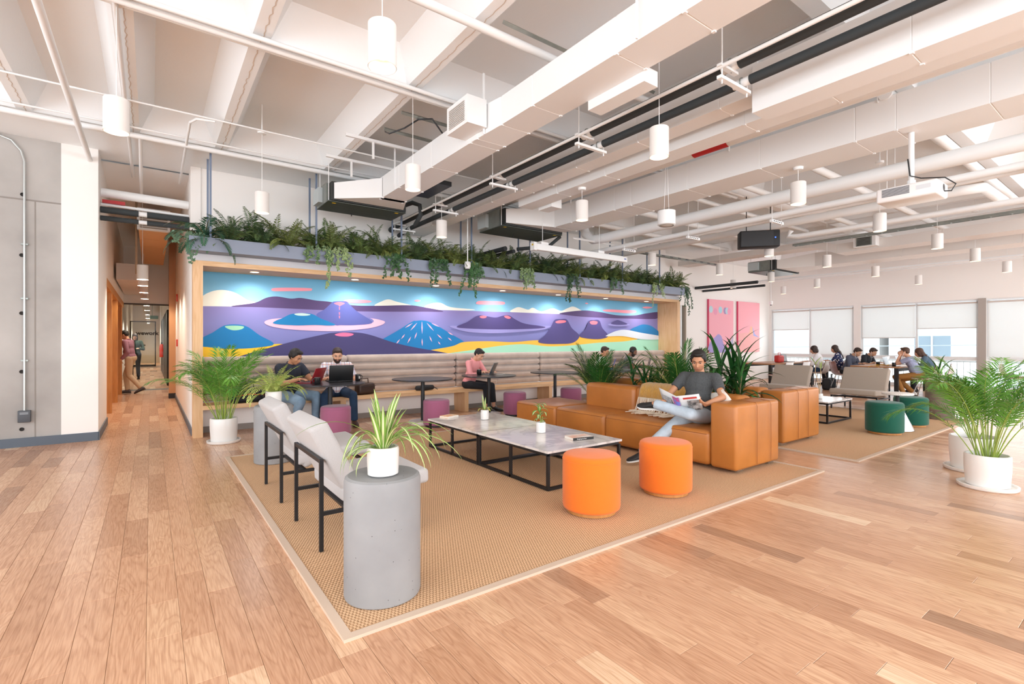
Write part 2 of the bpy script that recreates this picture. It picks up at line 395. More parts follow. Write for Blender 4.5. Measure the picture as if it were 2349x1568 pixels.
for k, (d, x0, x1, y0, y1, t) in enumerate(planks):
    if k < 300:
        mb = MB(); tt = []; plank_verts(x0, x1, y0, y1, t, mb, tt); me = mb.mesh('plank'); set_tone(me, tt); ob('plank', me, PLANK, floor)
    else: plank_verts(x0, x1, y0, y1, t, rest, rt)
me = rest.mesh('planks_beyond'); set_tone(me, rt); tag(ob('distant_planks', me, PLANK, floor), kind='stuff')
# ---- walls
ZB, ZT = 4.0, 4.33
WY = 8.88
wl = wbox('wall_left', -6, WY, 0, -.96, WY+.3, ZB, CONC)
# formwork joints, tie holes as recessed dark cones
jm = mat('formwork_joint', '8f8983', .9)
for z in (3.18,): wbox('formwork_seam', -6, WY-.004, z, -.96, WY+.001, z+.02, jm, wl, None)
for x in (-1.22,): wbox('formwork_seam', x, WY-.003, .1, x+.012, WY+.001, 3.18, jm, wl, None)
hole = mat('tie_hole', '2f2c2a', .9)
for px, py in ((52, 446), (50, 585), (50, 718), (50, 852), (50, 984)):
    x, z = on_y(px, py, WY)
    o = MB().lathe([(.024, 0), (.024, .006), (.017, .006), (.015, -.02)], 14).build('tie_hole', hole, wl, (x, WY-.001, z), (R(90), 0, 0))
pier = wbox('wall_pier', -.96, WY-.015, 0, -.58, 10.5, ZB, WHITE)
wbox('baseboard_left', -6, WY-.03, 0, -.575, WY-.0152, .115, BASEB); wbox('baseboard_pier', -.579, WY-.03, 0, -.565, 10.5, .115, BASEB)
wbox('wall_hall_right', .49, 8.425, 0, .584, 14.4, 2.498, WHITE)
wbox('wall_hall_upper', .49, WY, 2.5, .62, 14.4, ZB, WHITE)
wbox('trim_hall_end', .36, 14.4, 0, .62, 14.62, ZB, mat('hall_wood', 'c9966a', .5)); wbox('baseboard_hall_end', .35, 14.385, 0, .55, 14.4, .12, mat('dark_base', '2c2a2c', .6))
wbox('baseboard_hall', .474, 8.45, 0, .49, 14.4, .1, BASEB)
wbox('wall_back', .62, 8.9, 0, 12.0, 9.05, ZT, WHITE)
wbox('wall_back_step', 11.9, 9.05, 0, 12.05, 9.3, ZT, WHITE)
wa = wbox('wall_art', 13.42, 9.2, 0, 18.6, 9.35, ZT, WHITE); wbox('wall_art_left', 12.0, 9.2, 0, 13.14, 9.35, ZT, WHITE); wbox('wall_art_lintel', 13.14, 9.2, 2.48, 13.42, 9.35, ZT, WHITE)
wbox('wall_hall_far_right', .5, 14.62, 0, .6, 40, ZB, WHITE); wbox('wall_hall_far_left', -1.0, 17.3, 0, -.9, 40, ZB, WHITE)
wbox('wall_hall_end', -1.0, 40, 0, .6, 40.1, ZB, mat('hall_end_paint', 'c9b79d', .7))
wbox('wall_hall_left', -2.0, 10.5, 2.42, -.60, 17.3, ZB, WHITE); wbox('wall_niche_back', -2.1, 10.5, 0, -2.0, 17.3, 3, WHITE)
wbox('wall_hall_header', -.9, 17.2, 2.42, .5, 17.3, ZB, WHITE)
# south and west walls with wide window openings behind the camera
for i in range(8):
    x = -6+i*3.6
    wbox('wall_south', x-.25, -4.75, 0, x+.25, -4.5, ZT, WHITE)
wbox('wall_south_sill', -6, -4.75, 0, 19.2, -4.5, .5, WHITE); wbox('wall_south_head', -6, -4.75, 3.7, 19.2, -4.5, ZT, WHITE)
wbox('wall_west_sill', -6, -4.5, 0, -5.7, 9, .4, WHITE); wbox('wall_west_head', -6, -4.5, 3.7, -5.7, 9, ZT, WHITE)
for y in (-4.3, -1.0, 2.3, 5.6, 8.7): wbox('wall_west', -6, y-.2, 0, -5.7, y+.2, ZT, WHITE)
# ---- ceiling: waffle slab with tapered coffers
cm = MB(); xs = [-6.0, -5.1, -4.1, -3.12, -2.14, -1.16, -.18, .78]+[2.22+1.44*i for i in range(12)]
ys = [-4.5, -1.35, 1.75, 4.85, 7.9]
def coffer(x0, x1, y0, y1, hb=.085, t=.11):
    a, b, c, d = x0+hb, x1-hb, y0+hb, y1-hb
    lo = [(a, c, ZB), (b, c, ZB), (b, d, ZB), (a, d, ZB)]; hi = [(a+t, c+t, ZT), (b-t, c+t, ZT), (b-t, d-t, ZT), (a+t, d-t, ZT)]
    cm.add(lo+hi, [(0, 1, 5, 4), (1, 2, 6, 5), (2, 3, 7, 6), (3, 0, 4, 7), (7, 6, 5, 4)])
    ou = [(x0, y0, ZB), (x1, y0, ZB), (x1, y1, ZB), (x0, y1, ZB)]
    cm.add(ou+lo, [(1, 0, 4, 5), (2, 1, 5, 6), (3, 2, 6, 7), (0, 3, 7, 4)])
for i in range(len(xs)-1):
    for j in range(len(ys)-1): coffer(xs[i], xs[i+1], ys[j], ys[j+1], .07, .15)
cm.add([(-6, 7.9, ZB), (18.7, 7.9, ZB), (18.7, 9.3, ZB), (-6, 9.3, ZB)], [(3, 2, 1, 0)])
cm.add([(-2, 9.3, 3.98), (.6, 9.3, 3.98), (.6, 40, 3.98), (-2, 40, 3.98)], [(3, 2, 1, 0)])
ceil = struct(cm.build('ceiling', CEIL)); wbox('roof_slab', -6, -4.8, ZT+.01, 19, 40, ZT+.2, CEIL)
# ragged mortar lines along the middle of the beams
jn = mat('beam_joint', 'd3c2b3', .9)
for x in xs[4:10]:
    mb = MB(); rg = random.Random(int(x*100)); y = 2.0; pts = []
    while y < 8.0: pts.append((x+.01+rg.uniform(-.008, .008), y)); y += .04
    n = len(pts); vs = [(a-.004, b, ZB-.002) for a, b in pts]+[(a+.004, b, ZB-.002) for a, b in pts]
    mb.add(vs, [(k, k+1, n+k+1, n+k) for k in range(n-1)]); mb.build('beam_joint', jn, ceil)
# ---- east window wall
EX = 18.6
wbox('wall_east_head', EX, -4.5, 2.55, EX+.3, 9.3, ZT, WHITE)
for a, b in ((-4.5, .28), (3.28, 3.44), (6.27, 6.47), (9.12, 9.3)): wbox('wall_east_pier', EX, a, 0, EX+.3, b, 2.55, WHITE)
wbox('wall_east_column', EX-.06, 3.28, 0, EX, 3.44, 2.56, mat('grey_column', 'aaa29b', .7))
WF = mat('window_frame', 'e6eaec', .4)
wi = 0
for a, b, ms, drops in ((6.47, 9.12, [7.81], (.88, 1.8)), (3.44, 6.27, [4.83], (1.76, 1.49)), (.28, 3.28, [1.8], (.92, .92))):
    wi += 1; w_ = thing('window_%d' % wi, None, None, (0, 0, 0)); w_['kind'] = 'structure'
    for z0, z1, nm in ((.82, .93, 'window_sill'), (2.5, 2.55, 'top_rail'), (.0, .1, 'bottom_rail')): wbox(nm, EX+.02, a, z0, EX+.2, b, z1, WF, w_, None)
    edges = [a]+ms+[b]
    for y in (a+.025, *ms, b-.025): wbox('mullion', EX+.05, y-.03, .1, EX+.13, y+.03, 2.5, WF, w_, None)
    for y0, y1, dz in zip(edges[:-1], edges[1:], drops):
        wbox('glass_pane', EX+.09, y0+.03, .93, EX+.096, y1-.03, 2.5, GLASS, w_, None); wbox('glass_pane', EX+.09, y0+.03, .1, EX+.096, y1-.03, .82, GLASS, w_, None)
        nth = {(1, 0): 'right-hand, fully lowered, of the window farthest left', (1, 1): 'half lowered in the corner beside the pink paintings', (2, 0): 'above the view of the house window, right of the middle mullion', (2, 1): 'behind the two people bent over the table', (3, 0): 'at the right edge of the picture, fully lowered', (3, 1): 'fully lowered just right of the grey column'}[(wi, 0 if y0 == edges[0] else 1)]
        bl = thing('roller_blind', 'white roller blind '+nth, 'blind', (EX+.03, (y0+y1)/2, 2.46), group='roller blinds on the window wall')
        wd = (y1-y0)/2-.03
        MB().box(-.002, -wd, dz-2.46, .002, wd, 0).build('fabric', BLIND, bl)
        MB().tube([(0, -wd, 0), (0, wd, 0)], .028, 10).build('roller_tube', RIM, bl)
        MB().box(-.008, -wd, dz-2.48, .008, wd, dz-2.46).build('hem_bar', RIM, bl)
# outside: pale building across the street, railing, power line
bd = thing('apartment_building', 'pale rendered building across the street seen through the windows', 'building', (27, 0, -4))
EXTW = mat('exterior_render', 'd2d4d6', .8)
MB().box(0, -14, 0, 6, 8.0, 12).build('wall', EXTW, bd); MB().box(.8, 8.6, 0, 6, 22, 9.5).build('wall', mat('exterior_beige', 'c2bdb8', .8), bd)
o = MB().box(-.06, 5.85, 4.7, .06, 7.05, 5.6).build('window', mat('ext_window', '7f8b94', .2), bd); MB().box(-.09, 6.42, 4.7, .07, 6.48, 5.6).build('window_bar', EXTW, o)
MB().box(.72, 10.2, 4.4, .86, 11.6, 5.4).build('window', mat('ext_window', '7f8b94', .2), bd)
tag(MB().tube([(24, -3, 1.0), (24, 4, 1.25), (24, 12, 1.1)], .02, 6).build('power_line', mat('cable_grey', '9a9fa3')), 'thin grey cable strung outside the window', 'cable')
rl = thing('balcony_railing', 'pale metal railing outside the low panes below the window sill', 'railing', (19.5, 0, 0))
MB().box(-.02, .2, .75, .02, 9, .79).build('handrail', WMET, rl)
for i in range(60): MB().box(-.008, .3+i*.145, 0, .008, .315+i*.145, .75).build('baluster', WMET, rl)
wbox('floor_balcony', 18.9, -4.5, -.2, 19.8, 9.3, -.02, mat('balcony', 'd9d6d2', .8))
# slit window by the frame
w_ = thing('window_4', None, None); w_['kind'] = 'structure'
wbox('side_frame', 13.14, 9.18, .1, 13.18, 9.3, 2.48, WF, w_, None); wbox('side_frame', 13.38, 9.18, .1, 13.42, 9.3, 2.48, mat('jamb', 'bcae9f', .6), w_, None); wbox('glass_pane', 13.18, 9.26, .1, 13.38, 9.266, 2.48, GLASS, w_, None)
# ---- wood portal with painted mural
FX0, FX1, FZ = .48, 11.72, 2.5
fr = thing('display_niche', 'birch plywood surround framing the volcano mural and bench', 'frame', (0, 0, 0))
MB().box(FX0, 8.22, 0, .60, 8.42, FZ).build('left_jamb', BIRCH, fr); MB().box(.586, 8.42, 0, .60, WY, FZ-.07).build('inner_lining', BIRCH, fr); MB().box(11.60, 8.22, 0, FX1, WY, FZ).build('right_jamb', BIRCH, fr)
MB().box(.60, 8.22, 2.43, 11.60, WY, FZ).build('header', BIRCHX, fr)
mu = thing('mural', 'painted mural of volcanoes, a violet sea and pink clouds', 'mural', (0, 0, 0))
def a5(*p): return [(380+x/3.734, 460+y/3.734) for x, y in p]
def a6(*p): return [(950+x/3.563, 460+y/3.563) for x, y in p]
def smooth_poly(pts, n=5, closed=True):
    out = []; L = len(pts)
    for i in range(L):
        p0, p1, p2, p3 = pts[i-1], pts[i], pts[(i+1) % L], pts[(i+2) % L]
        for k in range(n):
            t = k/n; out.append(tuple(.5*((2*p1[j])+(-p0[j]+p2[j])*t+(2*p0[j]-5*p1[j]+4*p2[j]-p3[j])*t*t+(-p0[j]+3*p1[j]-3*p2[j]+p3[j])*t**3) for j in (0, 1)))
    return out
MY = WY-.005; ml = [0]
def grad_mat(name, stops):
    m, nt, b = nodes_of(name, 'ffffff', .7); L = nt.links.new
    tc = N(nt, 'TexCoord'); sp = N(nt, 'SeparateXYZ'); L(tc.outputs['Object'], sp.inputs[0]); mr = N(nt, 'MapRange'); mr.inputs[1].default_value = 1.1; mr.inputs[2].default_value = 2.43
    L(sp.outputs[2], mr.inputs[0]); r = ramp(nt, stops); L(mr.outputs[0], r.inputs[0]); L(r.outputs[0], b.inputs['Base Color']); return m
SKYM = grad_mat('mural_sky', [(.5, 'a9d3e4'), (.75, '7fb9d8'), (1, '62a6cd')]); SEAM = grad_mat('mural_sea', [(0, '7377b2'), (.4, '8283bf'), (.75, '8577ae')])  # whitening from the lights is put into the lower sky colour
def paint(name, pts, col, sm=True):
    P = smooth_poly(pts) if sm else pts
    out = []
    for px, py in P:
        x, z = on_y(px, py, MY); out.append((min(11.6, max(.6, x)), min(2.43, max(1.05, z))))
    ml[0] += 1; y = MY-.0007*ml[0]
    m = col if not isinstance(col, str) else mat('paint_'+col, col, .7)
    bm = bmesh.new(); vs = []
    for x, z in out:
        if not vs or (vs[-1].co-Vector((x, y, z))).length > 1e-4: vs.append(bm.verts.new((x, y, z)))
    if (vs[0].co-vs[-1].co).length < 1e-4: bm.verts.remove(vs.pop())
    e = [bm.edges.new((vs[i], vs[(i+1) % len(vs)])) for i in range(len(vs))]
    bmesh.ops.triangle_fill(bm, edges=e, use_beauty=True, use_dissolve=False)
    for f in bm.faces:
        if f.normal.y > 0: f.normal_flip()
    me = bpy.data.meshes.new(name); bm.to_mesh(me); bm.free(); return ob(name, me, m, mu)
MB().box(.6, MY, 1.05, 11.6, WY+.01, 2.43).build('painted_sky', SKYM, mu)
for p in (a5((310, 825), (400, 775), (500, 765), (600, 790), (700, 850), (780, 880), (560, 908), (300, 908)), a5((1790, 900), (1850, 862), (1910, 845), (1980, 865), (2110, 900), (1950, 905)),
          a6((85, 870), (140, 840), (215, 835), (300, 870), (500, 892), (190, 900)),
          a6((785, 908), (820, 880), (860, 870), (930, 890), (970, 875), (1040, 905), (1130, 880), (1200, 900), (1250, 880), (1300, 865), (1360, 893), (1390, 920), (1200, 930), (900, 920))):
    paint('painted_snowy_hill', p, 'e9e9de')
paint('painted_sea', a5((290, 903), (740, 908), (1400, 935), (1900, 950))+a6((190, 892), (790, 911), (1190, 926), (2010, 966), (2010, 1260), (-1900, 1300)), SEAM, False)
paint('painted_dark_range', a5((560, 905), (760, 875), (860, 832), (950, 820), (1070, 838), (1160, 833), (1290, 855), (1400, 865), (1600, 895), (1800, 900), (2080, 895), (2200, 910), (2380, 948), (2200, 950), (1900, 950), (1560, 945), (1200, 930), (800, 912)), '52406f')
paint('painted_dark_range', a6((1185, 922), (1280, 905), (1400, 897), (1520, 910), (1650, 935), (1800, 937), (1900, 920), (2010, 912), (2010, 963), (1700, 962), (1400, 950), (1250, 935)), '52406f')
for p in (a5((905, 762), (930, 748), (1080, 745), (1240, 750), (1250, 765), (1230, 773), (1080, 775), (930, 775)), a5((1525, 860), (1560, 848), (1700, 850), (1760, 860), (1740, 873), (1640, 878), (1545, 872)),
          a5((2128, 856), (2155, 848), (2182, 856), (2155, 866)), a6((505, 835), (530, 820), (620, 820), (720, 825), (742, 838), (720, 850), (620, 850), (520, 847)), a6((1395, 838), (1408, 834), (1422, 840), (1408, 845)),
          a6((1540, 893), (1600, 888), (1700, 893), (1800, 897), (1810, 912), (1760, 920), (1640, 912), (1560, 905)), a6((1862, 872), (1900, 865), (1948, 873), (1900, 882))): paint('painted_cloud', p, 'f49bab')
paint('painted_island_shore', a5((845, 1045), (880, 1020), (1000, 1006), (1300, 1000), (1700, 1003), (1850, 1025), (1875, 1045), (1830, 1070), (1720, 1095), (1500, 1115), (1300, 1115), (1050, 1100), (900, 1075)), 'f7bcd2')
paint('painted_lagoon', a5((930, 1045), (1000, 1008), (1300, 980), (1700, 995), (1775, 1042), (1600, 1062), (1440, 1060), (1000, 1058)), '7779b8')
paint('painted_volcano', a5((1440, 1062), (1290, 985), (1360, 930), (1420, 875), (1445, 863), (1540, 862), (1570, 885), (1640, 950), (1770, 1042), (1640, 1065), (1500, 1067)), '5a62a8')
paint('painted_lava', a5((1442, 878), (1485, 868), (1532, 878), (1510, 892), (1495, 900), (1487, 907), (1478, 895), (1455, 888)), 'f57f95')
for y in (912, 955, 985): paint('painted_lava', a5((1482, y), (1491, y), (1490, y+22), (1484, y+24)), 'f57f95', False)
paint('painted_volcano', a5((918, 1050), (1000, 1005), (1090, 968), (1240, 968), (1330, 1010), (1450, 1060), (1400, 1070), (1280, 1065), (1100, 1068)), '0d7cb8')
paint('painted_crater', a5((1100, 970), (1165, 963), (1238, 975), (1200, 985), (1130, 983)), 'c9e6df')
paint('painted_volcano', a5((300, 1185), (400, 1130), (500, 1070), (610, 1060), (700, 1080), (800, 1150), (925, 1225), (800, 1255), (600, 1268), (300, 1255)), '0b78b6')
paint('painted_crater', a5((508, 1075), (600, 1070), (668, 1078), (650, 1100), (590, 1110), (540, 1100)), '9ed7b5')
paint('painted_shore', a5((290, 1255), (500, 1268), (700, 1265), (850, 1250), (910, 1240), (930, 1228), (1000, 1232), (850, 1290), (600, 1350), (290, 1350)), 'f3c62c')
paint('painted_striped_volcano', a5((1830, 1200), (1980, 1115), (2110, 1035))+a6((10, 983), (60, 978), (120, 990), (200, 1030), (300, 1090), (400, 1150), (390, 1172), (250, 1205), (100, 1225), (-200, 1225), (-330, 1170)), '0b78b6')
for x0, y0, x1, y1 in ((60, 985, 62, 1090), (98, 997, 158, 1065), (22, 997, -35, 1062), (135, 1000, 205, 1032), (-15, 1000, -80, 1040), (270, 1073, 315, 1100), (182, 1090, 226, 1130), (120, 1105, 142, 1155), (60, 1125, 62, 1187), (270, 1118, 303, 1145), (190, 1150, 210, 1176), (18, 1075, -2, 1130), (-30, 1110, -60, 1165), (-80, 1090, -110, 1130), (-120, 1130, -155, 1175)):
    dx, dy = x1-x0, y1-y0; l = math.hypot(dx, dy); nx, ny = -dy/l*5, dx/l*5
    paint('painted_stroke', a6((x0, y0), ((x0+x1)/2+nx, (y0+y1)/2+ny), (x1, y1), ((x0+x1)/2-nx, (y0+y1)/2-ny)), 'f3b7cf', False)
paint('painted_shore', a6((60, 1235), (300, 1190), (400, 1155), (600, 1148), (800, 1155), (1000, 1140), (1200, 1150), (1350, 1105), (1450, 1120), (1580, 1105), (1700, 1105), (1820, 1130), (1700, 1155), (1500, 1162), (1300, 1182), (1100, 1192), (900, 1175), (700, 1190), (500, 1218), (240, 1258), (100, 1262)), 'f4bd45')
paint('painted_meadow', a6((200, 1258), (500, 1215), (700, 1185), (900, 1172), (1100, 1190), (1300, 1180), (1500, 1160), (1700, 1150), (1850, 1130), (2010, 1130), (2010, 1250), (240, 1270)), 'a4dcc0')
paint('painted_dark_hill', a5((590, 1345), (900, 1255), (1150, 1190), (1350, 1145), (1440, 1130), (1620, 1128), (1750, 1150), (1950, 1215), (2150, 1260), (2300, 1285), (2480, 1325), (2400, 1360), (600, 1360)), '403b6c')
paint('painted_crater', a5((1445, 1145), (1520, 1130), (1605, 1142), (1560, 1162), (1480, 1160)), 'f5709a')
paint('painted_halo', a6((295, 1035), (330, 1022), (600, 1040), (1070, 1022), (1085, 1040), (1000, 1060), (700, 1082), (450, 1075)), '9692cd')
paint('painted_twin_volcano', a6((340, 1032), (430, 990), (500, 945), (540, 937), (590, 945), (660, 955), (720, 940), (770, 938), (820, 970), (900, 1005), (1060, 1030), (1000, 1045), (700, 1052), (450, 1045)), '4a4078')
for p in (a6((528, 948), (555, 940), (585, 945), (575, 958), (545, 960)), a6((728, 945), (755, 940), (782, 955), (770, 965), (745, 960))): paint('painted_crater', p, 'f6788a')
paint('painted_cone', a6((1005, 1150), (1060, 1100), (1110, 1030), (1140, 975), (1190, 968), (1240, 972), (1280, 1040), (1343, 1105), (1290, 1160), (1180, 1170), (1060, 1168)), '4d467e')
paint('painted_cone', a6((1343, 1105), (1390, 1050), (1420, 985), (1460, 975), (1505, 980), (1530, 1040), (1578, 1105), (1510, 1130), (1400, 1125)), '4d467e')
for p in (a6((1147, 990), (1180, 978), (1228, 980), (1225, 995), (1165, 1002)), a6((1427, 990), (1455, 982), (1490, 990), (1480, 1010), (1440, 1010))): paint('painted_crater', p, 'f6788a')
paint('painted_halo', a6((1575, 1010), (1660, 1000), (1755, 1012), (1700, 1025), (1620, 1025)), '9692cd'); paint('painted_islet', a6((1600, 1005), (1640, 980), (1665, 978), (1735, 1008), (1660, 1015)), '4d467e')
paint('painted_blue_hill', a6((1755, 1062), (1830, 1020), (1880, 1012), (1940, 1030), (2010, 1090), (2010, 1118), (1880, 1090)), '2079b5')
paint('painted_white_hill', a6((1560, 1102), (1640, 1065), (1720, 1055), (1850, 1080), (2010, 1108), (2010, 1132), (1850, 1132), (1700, 1107), (1580, 1108)), 'd5dde6')
# ---- built-in bench
be = thing('long_bench', 'long built-in birch bench running under the mural', 'bench', (0, 0, 0))
MB().box(.60, 8.22, .385, 11.6, 8.66, .445).build('seat_board', BIRCHX, be)
for x in (2.62, 4.99, 7.13, 9.3): MB().box(x-.09, 8.25, 0, x, 8.66, .385).build('support_panel', BIRCH, be)
MB().box(.60, 8.66, .0, 11.6, 8.70, .47).build('riser_panel', WHITE, be)
MB().box(.60, 8.645, .0, 11.6, 8.66, .09).build('toe_board', mat('grey_toe', '8d857e', .6), be)
nb = ['far left, behind the palm', 'behind the person in plaid', 'behind the person in pink', 'behind the empty table in the middle', 'far right, behind the person with headphones']
for k in range(5):
    x0 = .61+k*2.16; x1 = min(x0+2.155, 11.59)
    if k == 4: x1 = 11.59
    cu = thing('back_cushion', 'channelled taupe backrest cushion of the bench, '+nb[k], 'cushion', (0, 0, 0), group='backrest cushions of the long bench')
    for j in range(5):
        z = .46+j*.133
        rbox('padded_roll', x0+.004, 8.60-.0, z, x1-.004, 8.84, z+.131, .055, BANQ, cu, seg=5, puff=.012)
# ================================================================ OVERHEAD
def at_z(px, py, z):
    d = ray(px, py); t = (z-H)/d.z; return (d.x*t, d.y*t)
def y_at(px, x):
    d = ray(px, 784); return x*d.y/d.x
# ---- planter trough over the mural
pl = thing('hanging_planter', 'blue-grey metal trough above the mural, full of ferns', 'planter', (0, 0, 0))
mb = MB(); mb.box(.42, 7.95, 2.60, 11.55, 7.97, 2.79).box(.42, 8.43, 2.60, 11.55, 8.45, 2.79).box(.42, 7.97, 2.60, 11.55, 8.43, 2.62).box(.42, 7.97, 2.62, .44, 8.43, 2.79).box(11.53, 7.97, 2.62, 11.55, 8.43, 2.79)
mb.build('trough', BLUEGREY, pl); MB().box(.44, 7.97, 2.62, 11.53, 8.43, 2.74).build('planting_bed', SOIL, pl)
MB().box(.47, 8.23, 2.502, 11.7, 8.42, 2.598).build('support_rail', mat('light_rail', 'c8c8cc', .6), pl)
for k in range(8):
    for y in (8.0, 8.4): MB().box(.66+1.41*k, y-.012, 2.7, .685+1.41*k, y+.012, 3.998).build('hanger_rod', POST, pl)
# ---- recessed downlights in the header
for k in range(7):
    x = 1.3+1.562*k
    d = thing('recessed_downlight', 'round recessed downlight in the mural header, '+['leftmost', 'second from the left', 'third from the left', 'middle one of seven', 'third from the right', 'second from the right', 'rightmost'][k], 'light', (x, 8.52, 2.428), group='downlights over the mural')
    MB().lathe([(.06, .0), (.068, -.004), (.068, .0)], 20, cap=False).build('trim_ring', WMET, d, smooth=30)
    MB().lathe([(.058, -.001), (.0, -.001)], 20, cap=False).build('lens', LAMP, d)
    spot((x, 8.50, 2.41), 62, 165, 1, (1, .95, .9), .04, 'downlight_beam')
# ---- pendants
pend = None
row_w = {0: 'front row', 1: 'middle row', 2: 'back row'}
PX = [(877, 155, 'large white cylinder pendant hanging nearest the camera, upper centre left'), (267, 303, 'white cylinder pendant at far left, beside the white pier'), (601, 488, 'white cylinder pendant above the left end of the fern planter'), (947, 435, 'white cylinder pendant in front of the first square duct'), (1013, 544, 'small white pendant just over the ferns, right of the black pipes'), (1335, 505, 'white cylinder pendant in front of the long square duct, above screen housing'),
      (1512, 360, 'white cylinder pendant at upper centre right, against stacked ducts'), (1831, 468, 'white cylinder pendant left of the projector'), (2018, 530, 'white cylinder pendant below the projector left corner'), (1496, 608, 'white pendant over the right end of the fern planter'), (1764, 587, 'white pendant right under the black loudspeaker'), (1897, 612, 'white pendant right of the loudspeaker, in front of the long beam duct'),
      (2150, 570, 'white pendant right of the small grey duct grille'), (2237, 599, 'white pendant over the window wall, near the right edge'), (2310, 624, 'rightmost white pendant in the room'), (1651, 630, 'small white pendant above the left pink painting'), (1682, 661, 'tiny white pendant just above the right pink painting'), (1769, 646, 'small white pendant in front of the far corner pipes'),
      (1797, 674, 'tiny white pendant above the left far window'), (1874, 659, 'small white pendant above the fully lowered far blind'), (2008, 634, 'small white pendant above the two people at the table'), (2107, 652, 'small white pendant above the middle far windows')]
def make_pendant():
    t = thing('pendant_light', '', 'light')
    MB().lathe([(.0825, 0), (.0825, .25), (.078, .255), (0, .256)], 32, cap=False).build('shade', mat('shade_white', 'e0dcd8', .5), t, smooth=40)
    MB().lathe([(.08, 0), (.08, .08), (.0, .081)], 32, cap=False).build('reflector', LAMPIN, t, smooth=40)
    MB().lathe([(.062, .076), (.0, .076)], 24, cap=False).build('lamp', LAMP, t)
    return t
PEND = make_pendant()
pl_list = []
def ceil_z(x, y):
    d = min([abs(x-a) for a in xs]+[abs(y-b) for b in ys]); return ZB if d < .07 or y > 7.9 else min(ZT, ZB+(d-.07)/.15*(ZT-ZB))
base_children = list(PEND.children)
for px, py, lab in PX:
    x, y = at_z(px, py, 2.97)
    if pl_list:
        p = PEND.copy(); COL.objects.link(p)
        for c in base_children: q = c.copy(); COL.objects.link(q); q.parent = p
    else: p = PEND
    pl_list.append(p); p.location = (x, y, 2.97); p['label'] = lab; p['group'] = 'white cylinder pendants of the open room'
    top = {5: 3.40, 7: 3.40, 17: 3.25}.get(len(pl_list)-1, 3.99)
    MB().tube([(0, 0, .255), (0, 0, top-2.97-.03)], .003, 5).build('cord', WMET, p)
    MB().lathe([(.0, -.035), (.05, -.03), (.055, 0)], 16, (0, 0, top-2.97), cap=True).build('canopy', WMET, p, smooth=40)
    if top > 3.9: MB().tube([(0, 0, top-2.98), (0, 0, ceil_z(x, y)-2.972)], .008, 6).build('drop_conduit', WMET, p)
    if x < 13: spot((x, y, 3.03), 17, 100, .5)
for k, (x, y, z) in enumerate(((-.11, 10.8, 2.44), (-.12, 12.1, 2.45), (-.12, 13.9, 2.46), (-.12, 16.2, 2.48))):
    p = PEND.copy(); COL.objects.link(p)
    for c in base_children: q = c.copy(); COL.objects.link(q); q.parent = p
    p.location = (x, y, z); p['label'] = 'white pendant in the hallway, '+['nearest of the row', 'second of the row', 'third of the row', 'farthest, by the glass wall'][k]; p['group'] = 'hallway pendants'
    MB().tube([(0, 0, .255), (0, 0, 3.979-z)], .003, 5).build('cord', WMET, p)
    spot((x, y, z+.05), 110, 150, .5)
for kk, y in enumerate((19.5, 22.5, 26, 30, 37.5)):  # farthest pendant and its spot are added to brighten the hall end wall
    p = PEND.copy(); COL.objects.link(p)
    for c in base_children: q = c.copy(); COL.objects.link(q); q.parent = p
    p.location = (-.1, y, 2.5); p['label'] = 'white pendant beyond the glass wall, '+['nearest', 'second', 'third', 'fourth', 'farthest'][kk]+' of its row'; p['group'] = 'pendants beyond the glass wall'; MB().tube([(0, 0, .255), (0, 0, 1.479)], .003, 5).build('cord', WMET, p)
    spot((-.1, y, 2.55), 260, 150, .5)
# ---- ducts
def duct(name, label, segs, m=WMET):
    """segs: list of stations (y, x0, x1, z0, z1); every pair of stations is one section"""
    t = thing(name, label, 'duct', (0, 0, 0))
    for a, b in zip(segs[:-1], segs[1:]):
        def ring(s, e): return [(s[1]+e, s[0], s[3]+e), (s[2]-e, s[0], s[3]+e), (s[2]-e, s[0], s[4]-e), (s[1]+e, s[0], s[4]-e)]
        a2 = (a[0]-.006,)+tuple(a[1:]); b2 = (b[0]+.006,)+tuple(b[1:])
        mb = MB(); mb.loft([ring(a, .006), ring(a2, 0), ring(b2, 0), ring(b, .006)]); o = mb.build('duct_section', m, t)
        x0, x1, z0 = b[1], b[2], b[3]
        for x in (x0-.004, x1-.02): MB().box(x, b[0]-.012, z0-.008, x+.024, b[0]+.012, z0+.012).build('corner_clip', m, o) if b[0] > 1 else None
    return t
def hang(x, y, z0, w=.02, parent=None, m=WMET, z1=ZB, name='hanger_strap'):
    return MB().box(x-w/2, y-.004, z0, x+w/2, y+.004, z1).build(name, m, parent)
Y1 = [y_at(p, 2.66) for p in (872, 915, 989, 1079, 1094, 1142, 1213, 1404, 1560)]
segs = [(7.31, 2.15, 3.22, 3.43, 3.66), (6.75, 2.66, 3.02, 3.40, 3.68)]+[(y, 2.66, 3.01, 3.40, 3.70) for y in Y1[0:5]]+[(Y1[5], 2.70, 3.04, 3.42, 3.69)]+[(y, 2.70, 3.04, 3.42, 3.69) for y in Y1[6:]]+[(.4, 2.7, 3.04, 3.42, 3.69), (-1.5, 2.7, 3.04, 3.42, 3.69)]
d1 = duct('air_duct', 'nearest square white duct running from the left cooling unit to the top edge', segs)
for y in (6.3, 4.1, 2.2): hang(2.655, y, 3.4, parent=d1)
yb = y_at(1050, 2.45)
gb = MB().box(2.44, yb-.2, 3.45, 2.66, yb+.2, 3.72).build('grille_box', WMET, d1)
for i in range(11): MB().box(2.432, yb-.15, 3.485+i*.018, 2.442, yb+.15, 3.494+i*.018).build('louvre', mat('grille_grey', 'b9b2ac', .5), gb)
yb = y_at(1420, 3.15); MB().box(3.04, yb-.35, 3.34, 3.2, yb+.25, 3.46).build('outlet_box', WMET, d1)
